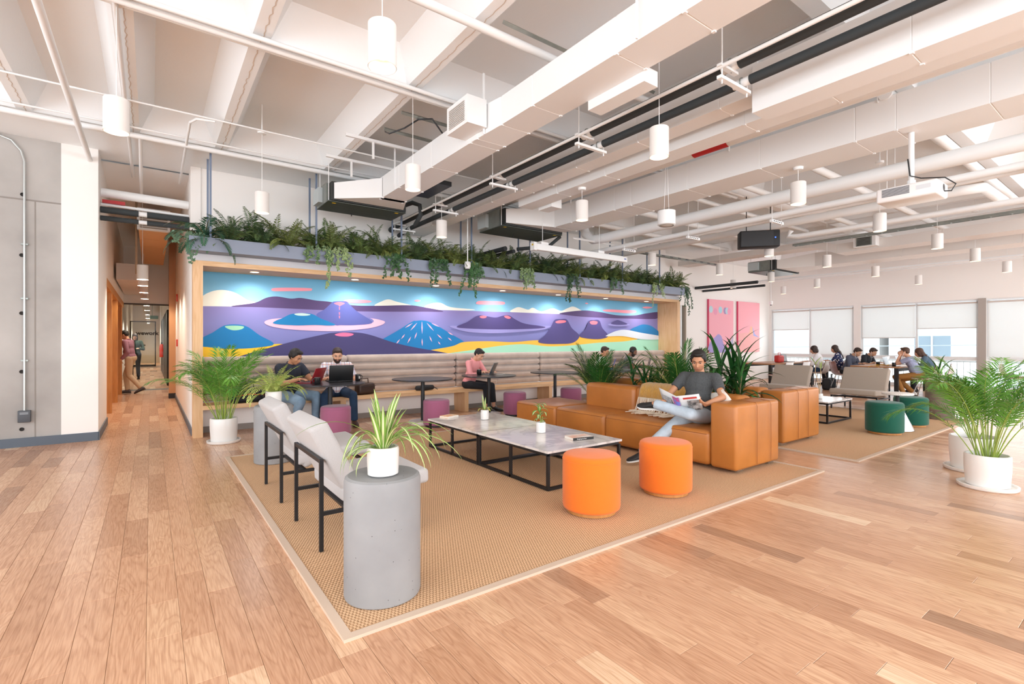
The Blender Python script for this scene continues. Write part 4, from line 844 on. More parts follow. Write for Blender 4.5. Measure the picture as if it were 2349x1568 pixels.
# ---- lounge chairs; local: +x is forward, width along y, origin between rear legs
def lounge_chair(w, cloth, label, loc, rz, group):
    t = thing('lounge_chair', label, 'chair', loc, rz, group); h = w/2
    def slab(nm, p0, p1, th, r):   # cushion slab along profile p0->p1 (x,z), thickness above/forward
        d = Vector((p1[0]-p0[0], 0, p1[1]-p0[1])); L = d.length; ang = atan2(d.z, d.x)
        o = rbox(nm, 0, -h-.01, 0, L, h+.01, th, r, cloth, t, seg=4, puff=.008); o.location = (p0[0], 0, p0[1]); o.rotation_euler = (0, -ang, 0); return o
    slab('seat_cushion', (.13, .285), (.76, .315), .105, .028)
    slab('back_cushion', (.30, .25), (.02, .79), -.0+.0+.0 or .0001, .0) if False else None
    d = Vector((-.27, 0, .53)); L = d.length; ang = atan2(d.z, d.x)
    o = rbox('back_cushion', 0, -h-.01, -.125, L, h+.01, 0, .03, cloth, t, seg=4, puff=.006); o.location = (.19, 0, .25); o.rotation_euler = (0, -ang, 0)
    for s in (-1, 1):
        MB().box(-.012, s*h-.012, 0, .012, s*h+.012, .585).build('rear_leg', BLK, t); MB().box(.66, s*h-.012, 0, .684, s*h+.012, .285).build('front_leg', BLK, t)
        MB().box(.012, s*h-.010, .225, .67, s*h+.010, .25).build('side_rail', BLK, t)
    MB().box(-.01, -h, .56, .012, h, .585).build('back_rail', BLK, t); MB().box(.66, -h, .26, .684, h, .284).build('front_rail', BLK, t)
    MB().bar((.165, 0, .24), (-.0, 0, .565), w, .008, up=(0, 1, 0)) if False else None
    MB().box(.15, -h, .235, .2, h, .25).build('lower_rail', BLK, t)
    return t
G1 = 'pale grey lounge chairs'; lounge_chair(.67, GREYF, 'pale grey lounge chair with black frame, nearer the concrete pillar', (.88, 3.60, RZ), 0, G1); lounge_chair(.67, GREYF, 'pale grey lounge chair with black frame, farther one beside the fern', (.88, 4.79, RZ), 0, G1)
G2 = 'taupe lounge chairs'; lounge_chair(.78, TAUPEF, 'taupe armless lounge chair facing the far coffee table, in front of the seated people', (11.85, 3.89, 0), pi, G2); lounge_chair(.78, TAUPEF, 'taupe armless lounge chair behind the dark-leaved plant, left of its twin', (11.85, 5.32, 0), pi, G2)
# ---- marble coffee tables
def coffee_table(x0, y0, w, l, label, mids, h=.355):
    t = thing('coffee_table', label, 'table', (x0, y0, RZ)); s = .026
    o = MB().box(-.01, -.01, h-.02, w+.01, l+.01, h); me = o.mesh('marble_top'); ob('marble_top', me, MARBLE, t)
    for x in (0, w-s):
        for y in [0]+mids+[l-s]: MB().box(x, y, 0, x+s, y+s, h-.045).build('leg', BLK, t)
    for z in (0, h-.046):
        for y in [0, l-s]+([m for m in mids if z == 0] if len(mids) > 2 else []): MB().box(s, y, z, w-s, y+s, z+s).build('cross_rail', BLK, t)
        for x in (0, w-s): MB().box(x, s, z, x+s, l-s, z+s).build('long_rail', BLK, t)
    return t
coffee_table(2.87, 3.38, .96, 1.165, 'near half of the long marble-topped coffee table, black frame', [.57]); coffee_table(2.87, 4.555, .96, 1.165, 'far half of the long marble-topped coffee table, book on it', [.57])
coffee_table(8.9, 3.46, .96, 1.165, 'marble-topped coffee table on the second rug by the green stools', [.57])
# ---- drum stools
def stool(x, y, m, label, d, h, z=RZ, group=None, base=OAKD):
    t = thing('drum_stool', label, 'stool', (x, y, z), random.uniform(0, 6), group); r = d/2
    prof = [(r-.05, .03), (r-.02, .028), (r-.004, .036), (r, .055), (r+.001, h*.5), (r, h-.04), (r-.006, h-.018), (r-.02, h-.006), (r-.045, h-.001), (0, h+.004)]
    MB().lathe(prof, 56).build('upholstery', m, t, smooth=60); MB().lathe([(r-.035, 0), (r-.035, .03), (0, .03)], 40).build('plinth', base, t, smooth=30)
    MB().lathe([(r+.001, 0), (r+.003, .0015), (r+.001, .003)], 56, (0, 0, h-.045), cap=False).build('seam', m, t)
OG = 'orange drum stools'; stool(2.83, 2.80, ORANGEF, 'orange drum stool at the near corner of the coffee table', .455, .455, group=OG); stool(3.72, 2.76, ORANGEF, 'orange drum stool in front of the tan sofa arm', .455, .455, group=OG)
PG = 'mauve drum stools'
for x, y, l in ((2.17, 7.3, 'mauve drum stool behind the pale grey chairs, largest of four'), (3.72, 7.15, 'mauve drum stool beside the far corner of the coffee table'), (5.44, 7.35, 'mauve drum stool beside the leather ottoman end'), (6.85, 7.35, 'mauve drum stool farthest right, behind the leather ottoman')): stool(x, y, PINKF, l, .42, .43, 0, PG, BLK)
GG = 'green drum stools'; stool(8.70, 2.63, GREENF, 'dark green drum stool, left and nearer one', .47, .46, group=GG); stool(9.83, 2.62, GREENF, 'dark green drum stool, right and farther one', .45, .46, group=GG)
t = thing('cone_side_table', 'small side table with speckled round top and steel cone base between green stools', 'table', (9.22, 2.62, RZ)); MB().lathe([(.21, 0), (.21, .006), (.03, .40), (0, .40)], 32).build('cone_base', CHROME, t, smooth=40); MB().tube([(0, 0, .38), (0, 0, .53)], .025, 12).build('stem', DKGREY, t); MB().lathe([(.19, .53), (.2, .535), (.2, .555), (.19, .56), (0, .56)], 40).build('round_top', TERR, t, smooth=40)
# ---- leather sofas
def sofa(label, x0, mirror, ya, ends, L0, nseat):
    """back plane; local x 0..D from front to back"""
    t = thing('leather_sofa', label, 'sofa', (x0, ya, RZ)); m = -1 if mirror else 1; D = L0
    def bx(nm, a, b, y0, y1, z0, z1, r, puff=.012, sub=0):
        xa, xb = sorted((m*a, m*b)); return rbox(nm, xa, y0, z0, xb, y1, z1, r, LEATHER, t, seg=4, puff=puff, sub=0)
    arm = bx('arm', 0, D, 0, .295, .03, .70, .035, .014)
    for a in (.38, .67):
        MB().tube([(m*a, -.012, .06), (m*a, -.014, .35), (m*a, -.012, .66), (m*a, .0, .697), (m*a, .15, .713), (m*a, .28, .70)], .003, 5).build('seam', mat('leather_seam', '9c5c24', .5), arm)
    y = .30
    for w_, back in ends:
        dd = D-.28 if back else D
        bx('seat', 0, dd+.02, y+.002, y+w_-.002, .03, .395, .05, .02)
        MB().tube([(m*.0-.0, y+.03, .36), (m*-.004, y+w_/2, .362), (0, y+w_-.03, .36)], .003, 5).build('seam', mat('leather_seam', '9c5c24', .5), t)
        if back: bx('backrest', dd, D, y+.002, y+w_-.002, .03, .72, .06, .02)
        y += w_
    for fx in (.1, D-.15):
        for fy in (.05, y-.1): MB().box(min(m*fx, m*(fx+.12)), fy, 0, max(m*fx, m*(fx+.12)), fy+.05, .03).build('foot', CHROME, t)
    return t
sofa('tan leather sectional sofa where the person sits reading, ottoman end', 4.74, False, 2.67, [(1.49, True), (.96, True), (.96, False)], .88, 3)
sofa('tan leather sofa standing back to back behind the plants', 7.58, True, 3.05, [(1.5, True), (1.45, True)], 1.04, 2)
sofa('third tan leather sofa with low back, beyond the plants to the left', 8.9, True, 6.75, [(.5, True)], 1.04, 1) if False else None
# ---- throw blanket, pillow
def blanket():
    t = thing('throw_blanket', 'mustard throw blanket with long white fringe over the sofa back', 'blanket', (0, 0, 0)); Y0, Y1 = 3.62, 4.34
    path = [(5.66, .45), (5.655, .62), (5.60, .76), (5.48, .79), (5.36, .775), (5.31, .70), (5.285, .58)]
    n = 24; vs = []; 
    for i, (x, z) in enumerate(path):
        for k in range(n+1):
            y = Y0+(Y1-Y0)*k/n+.03*i/6*(k/n-.3); vs.append((x+.006*sin(k*1.9+i), y, z+RZ+.004*sin(k*2.3)))
    fs = [(i*(n+1)+k, i*(n+1)+k+1, (i+1)*(n+1)+k+1, (i+1)*(n+1)+k) for i in range(len(path)-1) for k in range(n)]
    o = MB().add(vs, fs).build('woven_cloth', mat('mustard_wool', 'cf9a3f', .95, sheen=.5, var=.15, vscale=30, stretch=(1, 6, 1), bump=.6, bscale=90), t, smooth=80)
    md = o.modifiers.new('s', 'SOLIDIFY'); md.thickness = .012
    mb = MB(); rg = random.Random(4); 
    for k in range(46):
        y = Y0+.02+(Y1-Y0)*k/46; l = rg.uniform(.0, .22); dy = rg.uniform(-.01, .05)
        mb.tube([(5.28, y, .6+RZ), (5.27-rg.uniform(0, .02), y+dy*.4, .5), (5.25, y+dy*.7, .43+RZ), (5.24-l*.6, y+dy, .424+RZ), (5.2-l, y+dy*1.6+.1*l, .422+RZ)], .006, 5)
    o = mb.build('fringe', mat('cream_yarn', 'ece0cd', .95), t, smooth=80); o['kind'] = 'stuff'
blanket()
def puffy(name, w, h, d, m, parent, n=12):
    vs = []; fs = []
    for s in (-1, 1):
        for i in range(n+1):
            for j in range(n+1):
                u, v = 2*i/n-1, 2*j/n-1; k = (1-u**2)**.55*(1-v**2)**.55 if abs(u) < 1 and abs(v) < 1 else 0
                pin = 1-.08*(1-abs(u*v)); vs.append((u*w/2*(1-.06*(1-v*v)*abs(u)), s*d/2*k, v*h/2*(1-.06*(1-u*u)*abs(v))))
    o = (n+1)**2
    for i in range(n):
        for j in range(n):
            a = i*(n+1)+j; fs.append((a, a+1, a+n+2, a+n+1)); fs.append((o+a, o+a+n+1, o+a+n+2, o+a+1))
    return MB().add(vs, fs).build(name, m, parent, smooth=70)
t = thing('throw_pillow', 'cream pillow with a grey squiggle tucked behind the reading person', 'pillow', (5.22, 3.10, .615), R(70)); t.rotation_euler = (R(-28), R(14), R(62)); puffy('pillow_cover', .42, .40, .16, mat('cream_linen', 'e9e2d8', .9, bump=.2), t); MB().tube([(-.13+.02*sin(i*1.3), .078*.75, -.14+i*.028) for i in range(11)], .008, 5).build('squiggle', mat('blue_grey_print', '8fa7b0', .9), t)
# ---- bistro tables
BT = [(2.15, 7.5, 'round black table shared by the two people with laptops'), (3.65, 7.5, 'empty round black table, left of the person in pink'), (5.0, 7.55, 'round black table in front of the person in pink'), (6.6, 7.55, 'empty round black table right of the person in pink'), (8.3, 7.55, 'round black table with the blue laptop, behind the palm')]
for x, y, l in BT:
    t = thing('bistro_table', l, 'table', (x, y, 0), 0, 'round black bistro tables')
    MB().lathe([(.495, .725), (.5, .73), (.5, .74), (.497, .745), (0, .745)], 56).build('round_top', BTOP, t, smooth=30); MB().tube([(0, 0, .05), (0, 0, .72)], .032, 20).build('post', BLK, t, smooth=50)
    MB().lathe([(.225, 0), (.23, .01), (.23, .045), (.222, .052), (0, .054)], 48).build('terrazzo_base', TERR, t, smooth=30); MB().box(-.25, -.03, .712, .25, .03, .724).box(-.03, -.25, .712, .03, .25, .724).build('support_plate', BLK, t)
# ---- far work tables and shell chairs
def work_table(x0, x1, y0, y1, label):
    t = thing('work_table', label, 'table', (0, 0, 0)); MB().box(x0, y0, .70, x1, y1, .735).build('wood_top', WALNUT, t)
    for x in (x0+.04, x1-.12):
        for y in (y0+.03, y1-.11): MB().box(x, y, 0, x+.08, y+.08, .70).build('leg', BLK, t)
    for y in (y0+.03, y1-.08): MB().box(x0+.12, y, .62, x1-.12, y+.05, .70).build('apron', BLK, t)
work_table(14.87, 17.3, 4.2, 5.25, 'long work table with dark frame where four people sit facing'); work_table(14.2, 17.0, 6.96, 7.9, 'long work table behind the taupe chair, red handbag on it')
SHELL = mat('chair_shell_white', 'e9e5e3', .4); SHELLI = mat('chair_pad_brown', '7d3f2f', .5)
def shell_chair(x, y, rz, label):
    t = thing('shell_chair', label, 'chair', (x, y, 0), rz, 'brown and white shell chairs')
    def sh(off, m, nm):
        prof = [(.23, .44), (.2, .435), (.0, .43), (-.14, .44), (-.2, .50), (-.24, .62), (-.28, .80)]; vs = []; n = 8
        for i, (f, z) in enumerate(prof):
            for k in range(n+1):
                u = 2*k/n-1; wd = .23-.02*i/6; up = .04*u*u if i < 4 else 0; fw = .05*u*u if i >= 3 else 0
                vs.append((u*wd, f+fw-off*(i > 3), z+up-off*(i < 4)))
        fs = [(i*(n+1)+k, i*(n+1)+k+1, (i+1)*(n+1)+k+1, (i+1)*(n+1)+k) for i in range(len(prof)-1) for k in range(n)]
        o = MB().add(vs, fs).build(nm, m, t, smooth=80); md = o.modifiers.new('s', 'SOLIDIFY'); md.thickness = .008; md.offset = 0
    sh(0, SHELLI, 'seat_pad'); sh(.012, SHELL, 'outer_shell')
    for sx in (-1, 1):
        for sy in (-1, 1): MB().tube([(sx*.12, sy*.1, .42), (sx*.22, sy*.22, .0)], .009, 6).build('leg', CHROME, t)
shell_chair(15.95, 6.42, 0, 'shell chair under the person in the white shirt'); shell_chair(17.3, 6.42, 0, 'shell chair under the person in the floral top')
shell_chair(15.6, 5.72, pi, 'shell chair under the person in the dark grey shirt'); shell_chair(16.7, 5.72, pi, 'shell chair under the person in the black polo'); shell_chair(15.3, 3.78, 0, 'shell chair under the person in the lavender shirt'); shell_chair(16.6, 3.78, 0, 'shell chair under the person in the denim shirt')
shell_chair(13.75, 6.5, 0, 'empty shell chair left of its twin, behind the taupe chair'); shell_chair(14.75, 6.5, 0, 'empty shell chair just left of the red handbag')
shell_chair(17.6, 2.6, R(200), 'empty shell chair by the windows, right of the person in denim')
# ---- small props
def laptop(x, y, z, rz, lid, label, ang=105, w=.33, d=.23):
    t = thing('laptop', label, 'laptop', (x, y, z), rz); base = mat('laptop_base', '5a5c60', .4) if lid != 'silver' else GALV
    lm = {'red': mat('red_plastic', '8e2329', .35), 'black': mat('black_plastic', '141517', .4), 'grey': mat('space_grey', '6a6e72', .35, metal=.4), 'blue': mat('blue_plastic', '1e50b8', .4), 'silver': mat('silver', 'd5d8dc', .3, metal=.3)}[lid]
    rbox('keyboard_base', -w/2, -d/2, .0, w/2, d/2, .014, .005, lm, t, seg=2); MB().box(-w/2+.02, -d/2+.05, .0135, w/2-.02, d/2-.03, .0155).build('keys', BLK, t)
    a = R(ang-90); s = rbox('screen_lid', -w/2, -.006, 0, w/2, .004, d*.98, .004, lm, t, seg=2); s.location = (0, d/2, .012); s.rotation_euler = (-a, 0, 0)
    MB().box(-w/2+.012, -.0075, .012, w/2-.012, -.0062, d*.95).build('screen', mat('screen_dark', '2c3038', .15), s)
    return t
def mug(x, y, z, rz, label):
    t = thing('mug', label, 'mug', (x, y, z), rz, 'black mugs'); MB().lathe([(.0, 0), (.037, 0), (.041, .006), (.042, .1), (.038, .1), (.037, .012), (0, .012)], 28).build('cup', mat('mug_black', '161618', .25), t, smooth=50)
    MB().lathe([(.0385, .095), (.0415, .101), (.0375, .101)], 28, cap=False).build('white_rim', CERAM, t)
    MB().tube([(.04, 0, .085), (.065, 0, .08), (.072, 0, .055), (.062, 0, .03), (.04, 0, .02)], .006, 8).build('handle', mat('mug_black', '161618', .25), t, smooth=60)
    for i, (w_, zz) in enumerate(((.022, .07), (.026, .055), (.024, .04))): MB().box(-w_/2, -.0435, zz-.004, w_/2, -.0415, zz+.004).build('white_print', WTXT, t)
TZ = .745
laptop(1.90, 7.72, TZ, R(228), 'red', 'dark red laptop in front of the person in the navy polo', 112)
lp = laptop(2.37, 7.80, TZ, pi+R(-4), 'black', 'black laptop seen from its lid, hiding the person in plaid\'s hands', 103, .36, .25)
mug(1.92, 7.32, TZ, R(180), 'black mug beside the red laptop'); mug(2.62, 7.66, TZ, R(10), 'black mug with round white emblem beside the black laptop')
tag(MB().tube([(2.33+.05*sin(i*1.7), 7.55+.03*cos(i*1.1), TZ+.006+.012*abs(sin(i*.9))) for i in range(14)], .004, 5).build('power_cable', BLK), 'coiled black cable behind the black laptop', 'cable')
lp3 = laptop(5.10, 7.82, TZ, R(222), 'grey', 'grey laptop in front of the person in pink', 115); MB().lathe([(0, 0), (.014, 0), (.014, .001), (0, .001)], 16).build('lid_emblem', BLK, [c for c in lp3.children if c.name.startswith('screen_lid')][0], (0, .0045, .12), (R(-90), 0, 0))
mug(4.86, 7.66, TZ, R(200), 'black mug beside the grey laptop')
tag(MB().tube([(5.2, 7.6, TZ+.004), (5.26, 7.5, TZ+.004), (5.34, 7.56, TZ+.01), (5.4, 7.6, TZ), (5.45, 7.95, .60), (5.4, 8.05, .2), (5.5, 7.9, .01), (5.7, 7.8, .006)], .003, 5).build('charging_cable', WMET), 'thin white charging cable hanging from the table of the person in pink', 'cable')
laptop(8.33, 7.75, TZ, R(222), 'blue', 'bright blue laptop behind the palm', 110); laptop(9.0, 7.62, TZ, R(200), 'black', 'dark laptop of the person with headphones', 105) if False else None
laptop(9.62, 7.78, TZ, R(225), 'black', 'dark laptop of the person with headphones', 105)
# bags
def bag(name, x, y, z, w, d, h, m, label, rz=0, handle=True, cat='bag'):
    t = thing(name, label, cat, (x, y, z), rz); rbox('body', -w/2, -d/2, 0, w/2, d/2, h, min(w, d, h)*.3, m, t, seg=4, puff=-.01)
    if handle: MB().tube([(-w*.2, 0, h*.93), (-w*.17, 0, h*1.35), (w*.17, 0, h*1.35), (w*.2, 0, h*.93)], .009, 6).build('handle', m, t, smooth=60)
    MB().tube([(-w*.48, -d*.5, h*.7), (0, -d*.53, h*.72), (w*.48, -d*.5, h*.7)], .004, 5).build('zip', BLK, t); return t
BK = mat('black_nylon', '1b1b1f', .7, bump=.3, bscale=40)
bag('shoulder_bag', 3.0, 8.42, .446, .34, .18, .2, mat('dark_brown_leather', '38251d', .5), 'dark brown leather bag on the bench right of the person in plaid', .2)
t = bag('backpack', 1.18, 8.40, .446, .5, .26, .2, BK, 'black backpack lying on the bench behind the potted palm', .1); MB().tube([(.15, -.12, .12), (.2, -.2, .06), (.12, -.24, -.03), (.05, -.25, -.1)], .018, 6).build('strap', BK, t, smooth=60); MB().tube([(.05, -.25, -.1), (.045, -.25, -.14)], .022, 6).build('buckle', BLK, t); MB().tube([(-.2, -.14, .1), (0, -.15, .13), (.2, -.14, .1)], .005, 5).build('red_piping', mat('red_enamel', 'd33a26', .3), t)
t = thing('pencil_pouch', 'small black zipped pouch on the bench left of the person in pink', 'pouch', (4.12, 8.38, .446), .1); mb = MB(); mb.loft([[(x, r*.9*cos(a*pi/6), .055+r*sin(a*pi/6)) for a in range(12)] for x, r in ((-.2, .02), (-.18, .045), (0, .052), (.17, .046), (.2, .02))]); mb.build('body', BK, t, smooth=60); MB().tube([(.2, 0, .05), (.24, -.02, .03), (.27, -.01, .01)], .008, 6).build('pull_strap', BK, t)
bag('handbag', 15.25, 7.25, .735, .34, .17, .22, mat('red_leather', 'c22f2c', .5), 'red handbag on the work table near the person in white', .0)
bag('tote_bag', 15.5, 6.05, 0, .4, .22, .32, BK, 'black bag on the floor beneath the person in white', .3); bag('tote_bag', 16.2, 6.2, 0, .4, .2, .3, mat('navy_nylon', '232c33', .6), 'dark bag on the floor by the brown chair', .5); t = bag('backpack', 15.85, 3.7, 0, .34, .25, .42, mat('olive_canvas', '4b4436', .8), 'dark olive backpack on the floor beneath the person in lavender', .2)
mug(15.25, 4.75, .735, R(200), 'black mug at the left end of the far work table'); mug(15.05, 4.35, .735, R(190), 'black mug near the right end of the far work table')
laptop(15.75, 4.85, .735, R(180), 'silver', 'silver laptop facing the person in the dark grey shirt', 100); laptop(15.5, 4.5, .735, 0, 'silver', 'white laptop open before the person in lavender', 110); laptop(16.6, 4.55, .735, 0, 'silver', 'silver laptop in front of the person in denim', 110); laptop(15.95, 7.3, .735, 0, 'black', 'dark laptop in front of the person in white', 100)
mb = MB(); rg = random.Random(9); mb.tube([(15.3+.0*i+.22*cos(i*.55)+rg.uniform(-.05, .05), 4.62+.15*sin(i*.83), .745+.02*abs(sin(i))) for i in range(40)], .005, 5); tag(mb.build('yellow_cable', mat('yellow_cable', 'd9a32e', .5)), 'tangled yellow cable on the far work table', 'cable')
tag(MB().tube([(14.86, 4.72+.13*cos(a*pi/10), .66+.09*sin(a*pi/10)) for a in range(21)], .005, 5).build('yellow_cable_loop', mat('yellow_cable', 'd9a32e', .5)), 'loop of yellow cable hanging over the table edge', 'cable')
tag(MB().box(16.1, 7.2, .736, 16.5, 7.5, .75).box(16.15, 7.45, .75, 16.55, 7.47, 1.0).build('open_screen', mat('screen_warm', 'b98e6f', .3)), 'open colourful screen behind the red handbag', 'screen') if False else None
t = thing('water_bottle', 'clear blue-tinted bottle on the table by the person in white', 'bottle', (15.62, 7.4, .735)); MB().lathe([(0, 0), (.033, 0), (.035, .01), (.035, .15), (.014, .19), (.014, .21), (0, .21)], 20).build('bottle_body', mat('bottle_blue', 'b9dbe6', .15), t, smooth=50); MB().lathe([(0, .208), (.016, .208), (.016, .228), (0, .228)], 14).build('cap', WMET, t)
# books
def book(x, y, z, w, l, h, rz, cover, label, spine='151515', txt=None):
    t = thing('book', label, 'book', (x, y, z), rz, None); MB().box(-w/2+.003, -l/2+.003, .003, w/2-.003, l/2-.001, h-.003).build('pages', mat('paper', 'efe9df', .8), t)
    MB().box(-w/2, -l/2, 0, w/2, l/2, .003).box(-w/2, -l/2, h-.003, w/2, l/2, h).build('cover', cover, t); o = MB().box(-w/2, -l/2-.002, 0, w/2, -l/2+.001, h).build('spine', mat('spine_'+spine, spine, .5), t)
    if txt: text('spine_lettering', txt, h*.55, WTXT, (-.02, -l/2-.0025, h/2), (R(90), 0, 0), o)
    return t
TT = RZ+.355
bx_, by_ = at_z(1328, 1005, TT); book(bx_, by_, TT, .24, .17, .026, R(-12), mat('cover_peach', 'e9b59c', .5, col2='f1ece6', vscale=9), 'thick book with peach and white cover at the near end of the coffee table', '151515', 'Designing the Mind')
bx_, by_ = at_z(1030, 956, TT); book(bx_, by_, TT, .2, .15, .022, R(20), mat('cover_orange', 'f0a25c', .5, col2='f4d7b0', vscale=20), 'small orange and cream book at the far end of the coffee table', 'efe9df')
# ================================================================ PLANTS
def arc_path(L, e0, e1, n, power=1.0):
    p = Vector((0, 0, 0)); out = [p.copy()]
    for i in range(n):
        t = (i+.5)/n; e = e0+(e1-e0)*t**power; p = p+Vector((cos(e), 0, sin(e)))*(L/n); out.append(p.copy())
    return out
def frond_mesh(name, L, e0, e1, pairs, ll, lw, start=.25, droop=.35, ang=55, stem=.005, power=1.0, seed=0, curl=.1):
    rg = random.Random(seed); P = arc_path(L, e0, e1, 14, power); mb = MB()
    mb.tube(P, [stem*(1-.75*i/14) for i in range(15)], 4, mi=1)
    def at_t(t):
        f = t*14; i = min(13, int(f)); return P[i].lerp(P[i+1], f-i), (P[i+1]-P[i]).normalized()
    for k in range(pairs):
        t = start+(1-start)*(k+.5)/pairs; p, d = at_t(t); u = (t-start)/(1-start)
        l = ll*(sin(pi*(.12+.83*u))**.75)*rg.uniform(.88, 1.08); a = R(ang*(1-.5*u)+rg.uniform(-5, 5)); nrm = d.cross(Vector((0, 1, 0))).normalized()
        if nrm.z < 0: nrm = -nrm
        for s in (-1, 1):
            side = Vector((0, s, 0)); v = (d*cos(a)+side*sin(a)+nrm*rg.uniform(-.05, curl)).normalized(); tip = p+v*l+Vector((0, 0, -l*droop*rg.uniform(.6, 1.3))); mid = p+v*l*.45+Vector((0, 0, -l*droop*.12))
            wv = v.cross(nrm).normalized()*lw*.5
            mb.add([p, mid+wv, tip, mid-wv], [(0, 1, 2, 3)])
    return mb.mesh(name)
def strap_mesh(name, L, w, e0, e1, n=9, fold=.25, power=1.0, two=True, taper=.5, wmax=.35):
    P = arc_path(L, e0, e1, n, power); mb = MB(); vs = []; cols = 4 if two else 3
    for i, p in enumerate(P):
        t = i/n; ww = w*max(.03, (min(1, (t+.08)/wmax)**taper)*(1-max(0, (t-wmax)/(1-wmax))**2.2))
        d = (P[min(i+1, n)]-P[max(i-1, 0)]).normalized(); nn = Vector((-d.z, 0, d.x))
        for k in range(cols):
            u = 2*k/(cols-1)-1; vs.append(p+Vector((0, u*ww/2, 0))+nn*abs(u)*ww*fold)
    fs = []; mi = []
    for i in range(n):
        for k in range(cols-1): fs.append((i*cols+k, i*cols+k+1, (i+1)*cols+k+1, (i+1)*cols+k)); mi.append(1 if (two and k == 1) else 0)
    mb.add(vs, fs); mb.mi = mi
    return mb.mesh(name, smooth=80)
PALM = leaf_material('palm_leaf', '74ad42', '42802b'); PALMD = leaf_material('palm_leaf_dark', '3c7a2e', '1f4f1e'); STEM = mat('palm_stem', '8fa548', .5, var=.15)
FERNM = leaf_material('fern_leaf', '688044', '2c4a2e', .6); FERN2 = leaf_material('fern_leaf_olive', '7d8a45', '3c5530', .6); FSTEM = mat('fern_stem', '5a5a30', .7)
PFERN = leaf_material('pale_fern_leaf', 'b9c46a', '7f9a4a', .6); IVY = leaf_material('ivy_leaf', '3f6a3a', '1d3f25', .4, 12); IVYV = leaf_material('ivy_variegated', '9fb37a', '355c34', .4, 60)
CREAM = mat('leaf_cream', 'e6e6b4', .5); SPG = mat('leaf_green', '7ba344', .45, var=.15); DRAC = leaf_material('dracaena_leaf', '2e6a2f', '123a1a', .35)
OVG = mat('oval_leaf_edge', '5e9440', .45); OVC = mat('oval_leaf_centre', 'dfe3b0', .5)
def pot(t, r, h, m, saucer=0, taper=.93):
    prof = [(r*taper-.015, 0), (r*taper, .008), (r, h*.55), (r, h-.012), (r-.005, h), (r-.018, h), (r-.022, h-.02), (r-.022, h-.05)]
    if saucer:
        MB().lathe([(0, 0), (r+saucer-.01, 0), (r+saucer, .01), (r+saucer+.003, .035), (r+saucer-.012, .037), (r+saucer-.016, .018), (0, .018)], 48).build('saucer', m, t, smooth=50); prof = [(a, b+.019) for a, b in prof]; h += .019
    MB().lathe(prof, 48).build('pot', m, t, smooth=50); MB().lathe([(r-.022, h-.045), (0, h-.035)], 24, cap=False).build('soil', SOIL, t); return h
PF = [frond_mesh('palm_frond%d' % i, 1.0, R(e0), R(e1), 32, .27, .0125, .34, .3, 48, .0055, 2.2, i) for i, (e0, e1) in enumerate(((85, 12), (80, -12), (87, 42), (76, -32)))]
PFD = [frond_mesh('dark_frond%d' % i, 1.0, R(e0), R(e1), 32, .27, .0135, .32, .22, 46, .0055, 2.0, i+9) for i, (e0, e1) in enumerate(((86, 45), (82, 15), (87, 65), (78, 0)))]
for m in PF: m.materials.append(PALM); m.materials.append(STEM)
for m in PFD: m.materials.append(PALMD); m.materials.append(STEM)
def part_inst(nm, me, parent, loc, rot, s=1):
    o = bpy.data.objects.new(nm, me); COL.objects.link(o); o.parent = parent; o.location = loc; o.rotation_euler = rot; o.scale = (s, s, s) if not isinstance(s, tuple) else s; return o
def lerp(a, b, t): return a+(b-a)*t
def palm(x, y, z, label, r, h, S_, meshes, n=22, seed=1, m=MATTE, saucer=.03, lean=(0, 0), spread=.3):
    t = thing('potted_palm', label, 'plant', (x, y, z), 0, 'potted palms'); hh = pot(t, r, h, m, saucer); rg = random.Random(seed)
    for k in range(n):
        a = k*2.4+rg.uniform(-.3, .3); rr = rg.uniform(.1, .55)*r; u = k/n
        part_inst('frond', meshes[k % 4], t, (rr*cos(a), rr*sin(a), hh-.05), (rg.uniform(-.12, .12), R(lerp(-6, 22, u))*rg.uniform(.7, 1.2)*spread/.3, a), S_*rg.uniform(.72, 1.05))
    return t
def lerp(a, b, t): return a+(b-a)*t
palm(.80, 7.68, 0, 'potted palm in a white pot and saucer by the mural left end', .165, .31, 1.12, PF, 30, 2, CERAM, .035, spread=.24)
pp = palm(6.28, 1.10, 0, 'potted palm in a low white pot and saucer at the right edge', .165, .29, 1.12, PF, 28, 5, MATTE, .05, spread=.24)
t = thing('broad_leaved_plant', 'white pot with a few broad dark leaves behind the right-edge palm', 'plant', (7.02, 1.33, 0)); hh = pot(t, .205, .34, MATTE, .045)
BRO = strap_mesh('broad_leaf', .38, .13, R(75), R(20), 9, .15, two=False, taper=.9, wmax=.5); BRO.materials.append(leaf_material('broad_leaf_green', '3f6b46', '27492f', .4))
STK = MB().tube([(0, 0, 0), (.02, 0, .3), (.05, 0, .5)], .007, 5).mesh('stalk'); STK.materials.append(STEM)
for k, (a, l, s) in enumerate(((2.6, .5, 1), (3.6, .35, .9), (1.6, .45, .8), (.4, .4, .9), (5.0, .3, .8))):
    part_inst('stalk', STK, t, (.03*cos(a), .03*sin(a), hh-.05), (0, R(14), a)); part_inst('leaf', BRO, t, (.13*cos(a), .13*sin(a), hh+l-.05), (0, R(25), a), s)
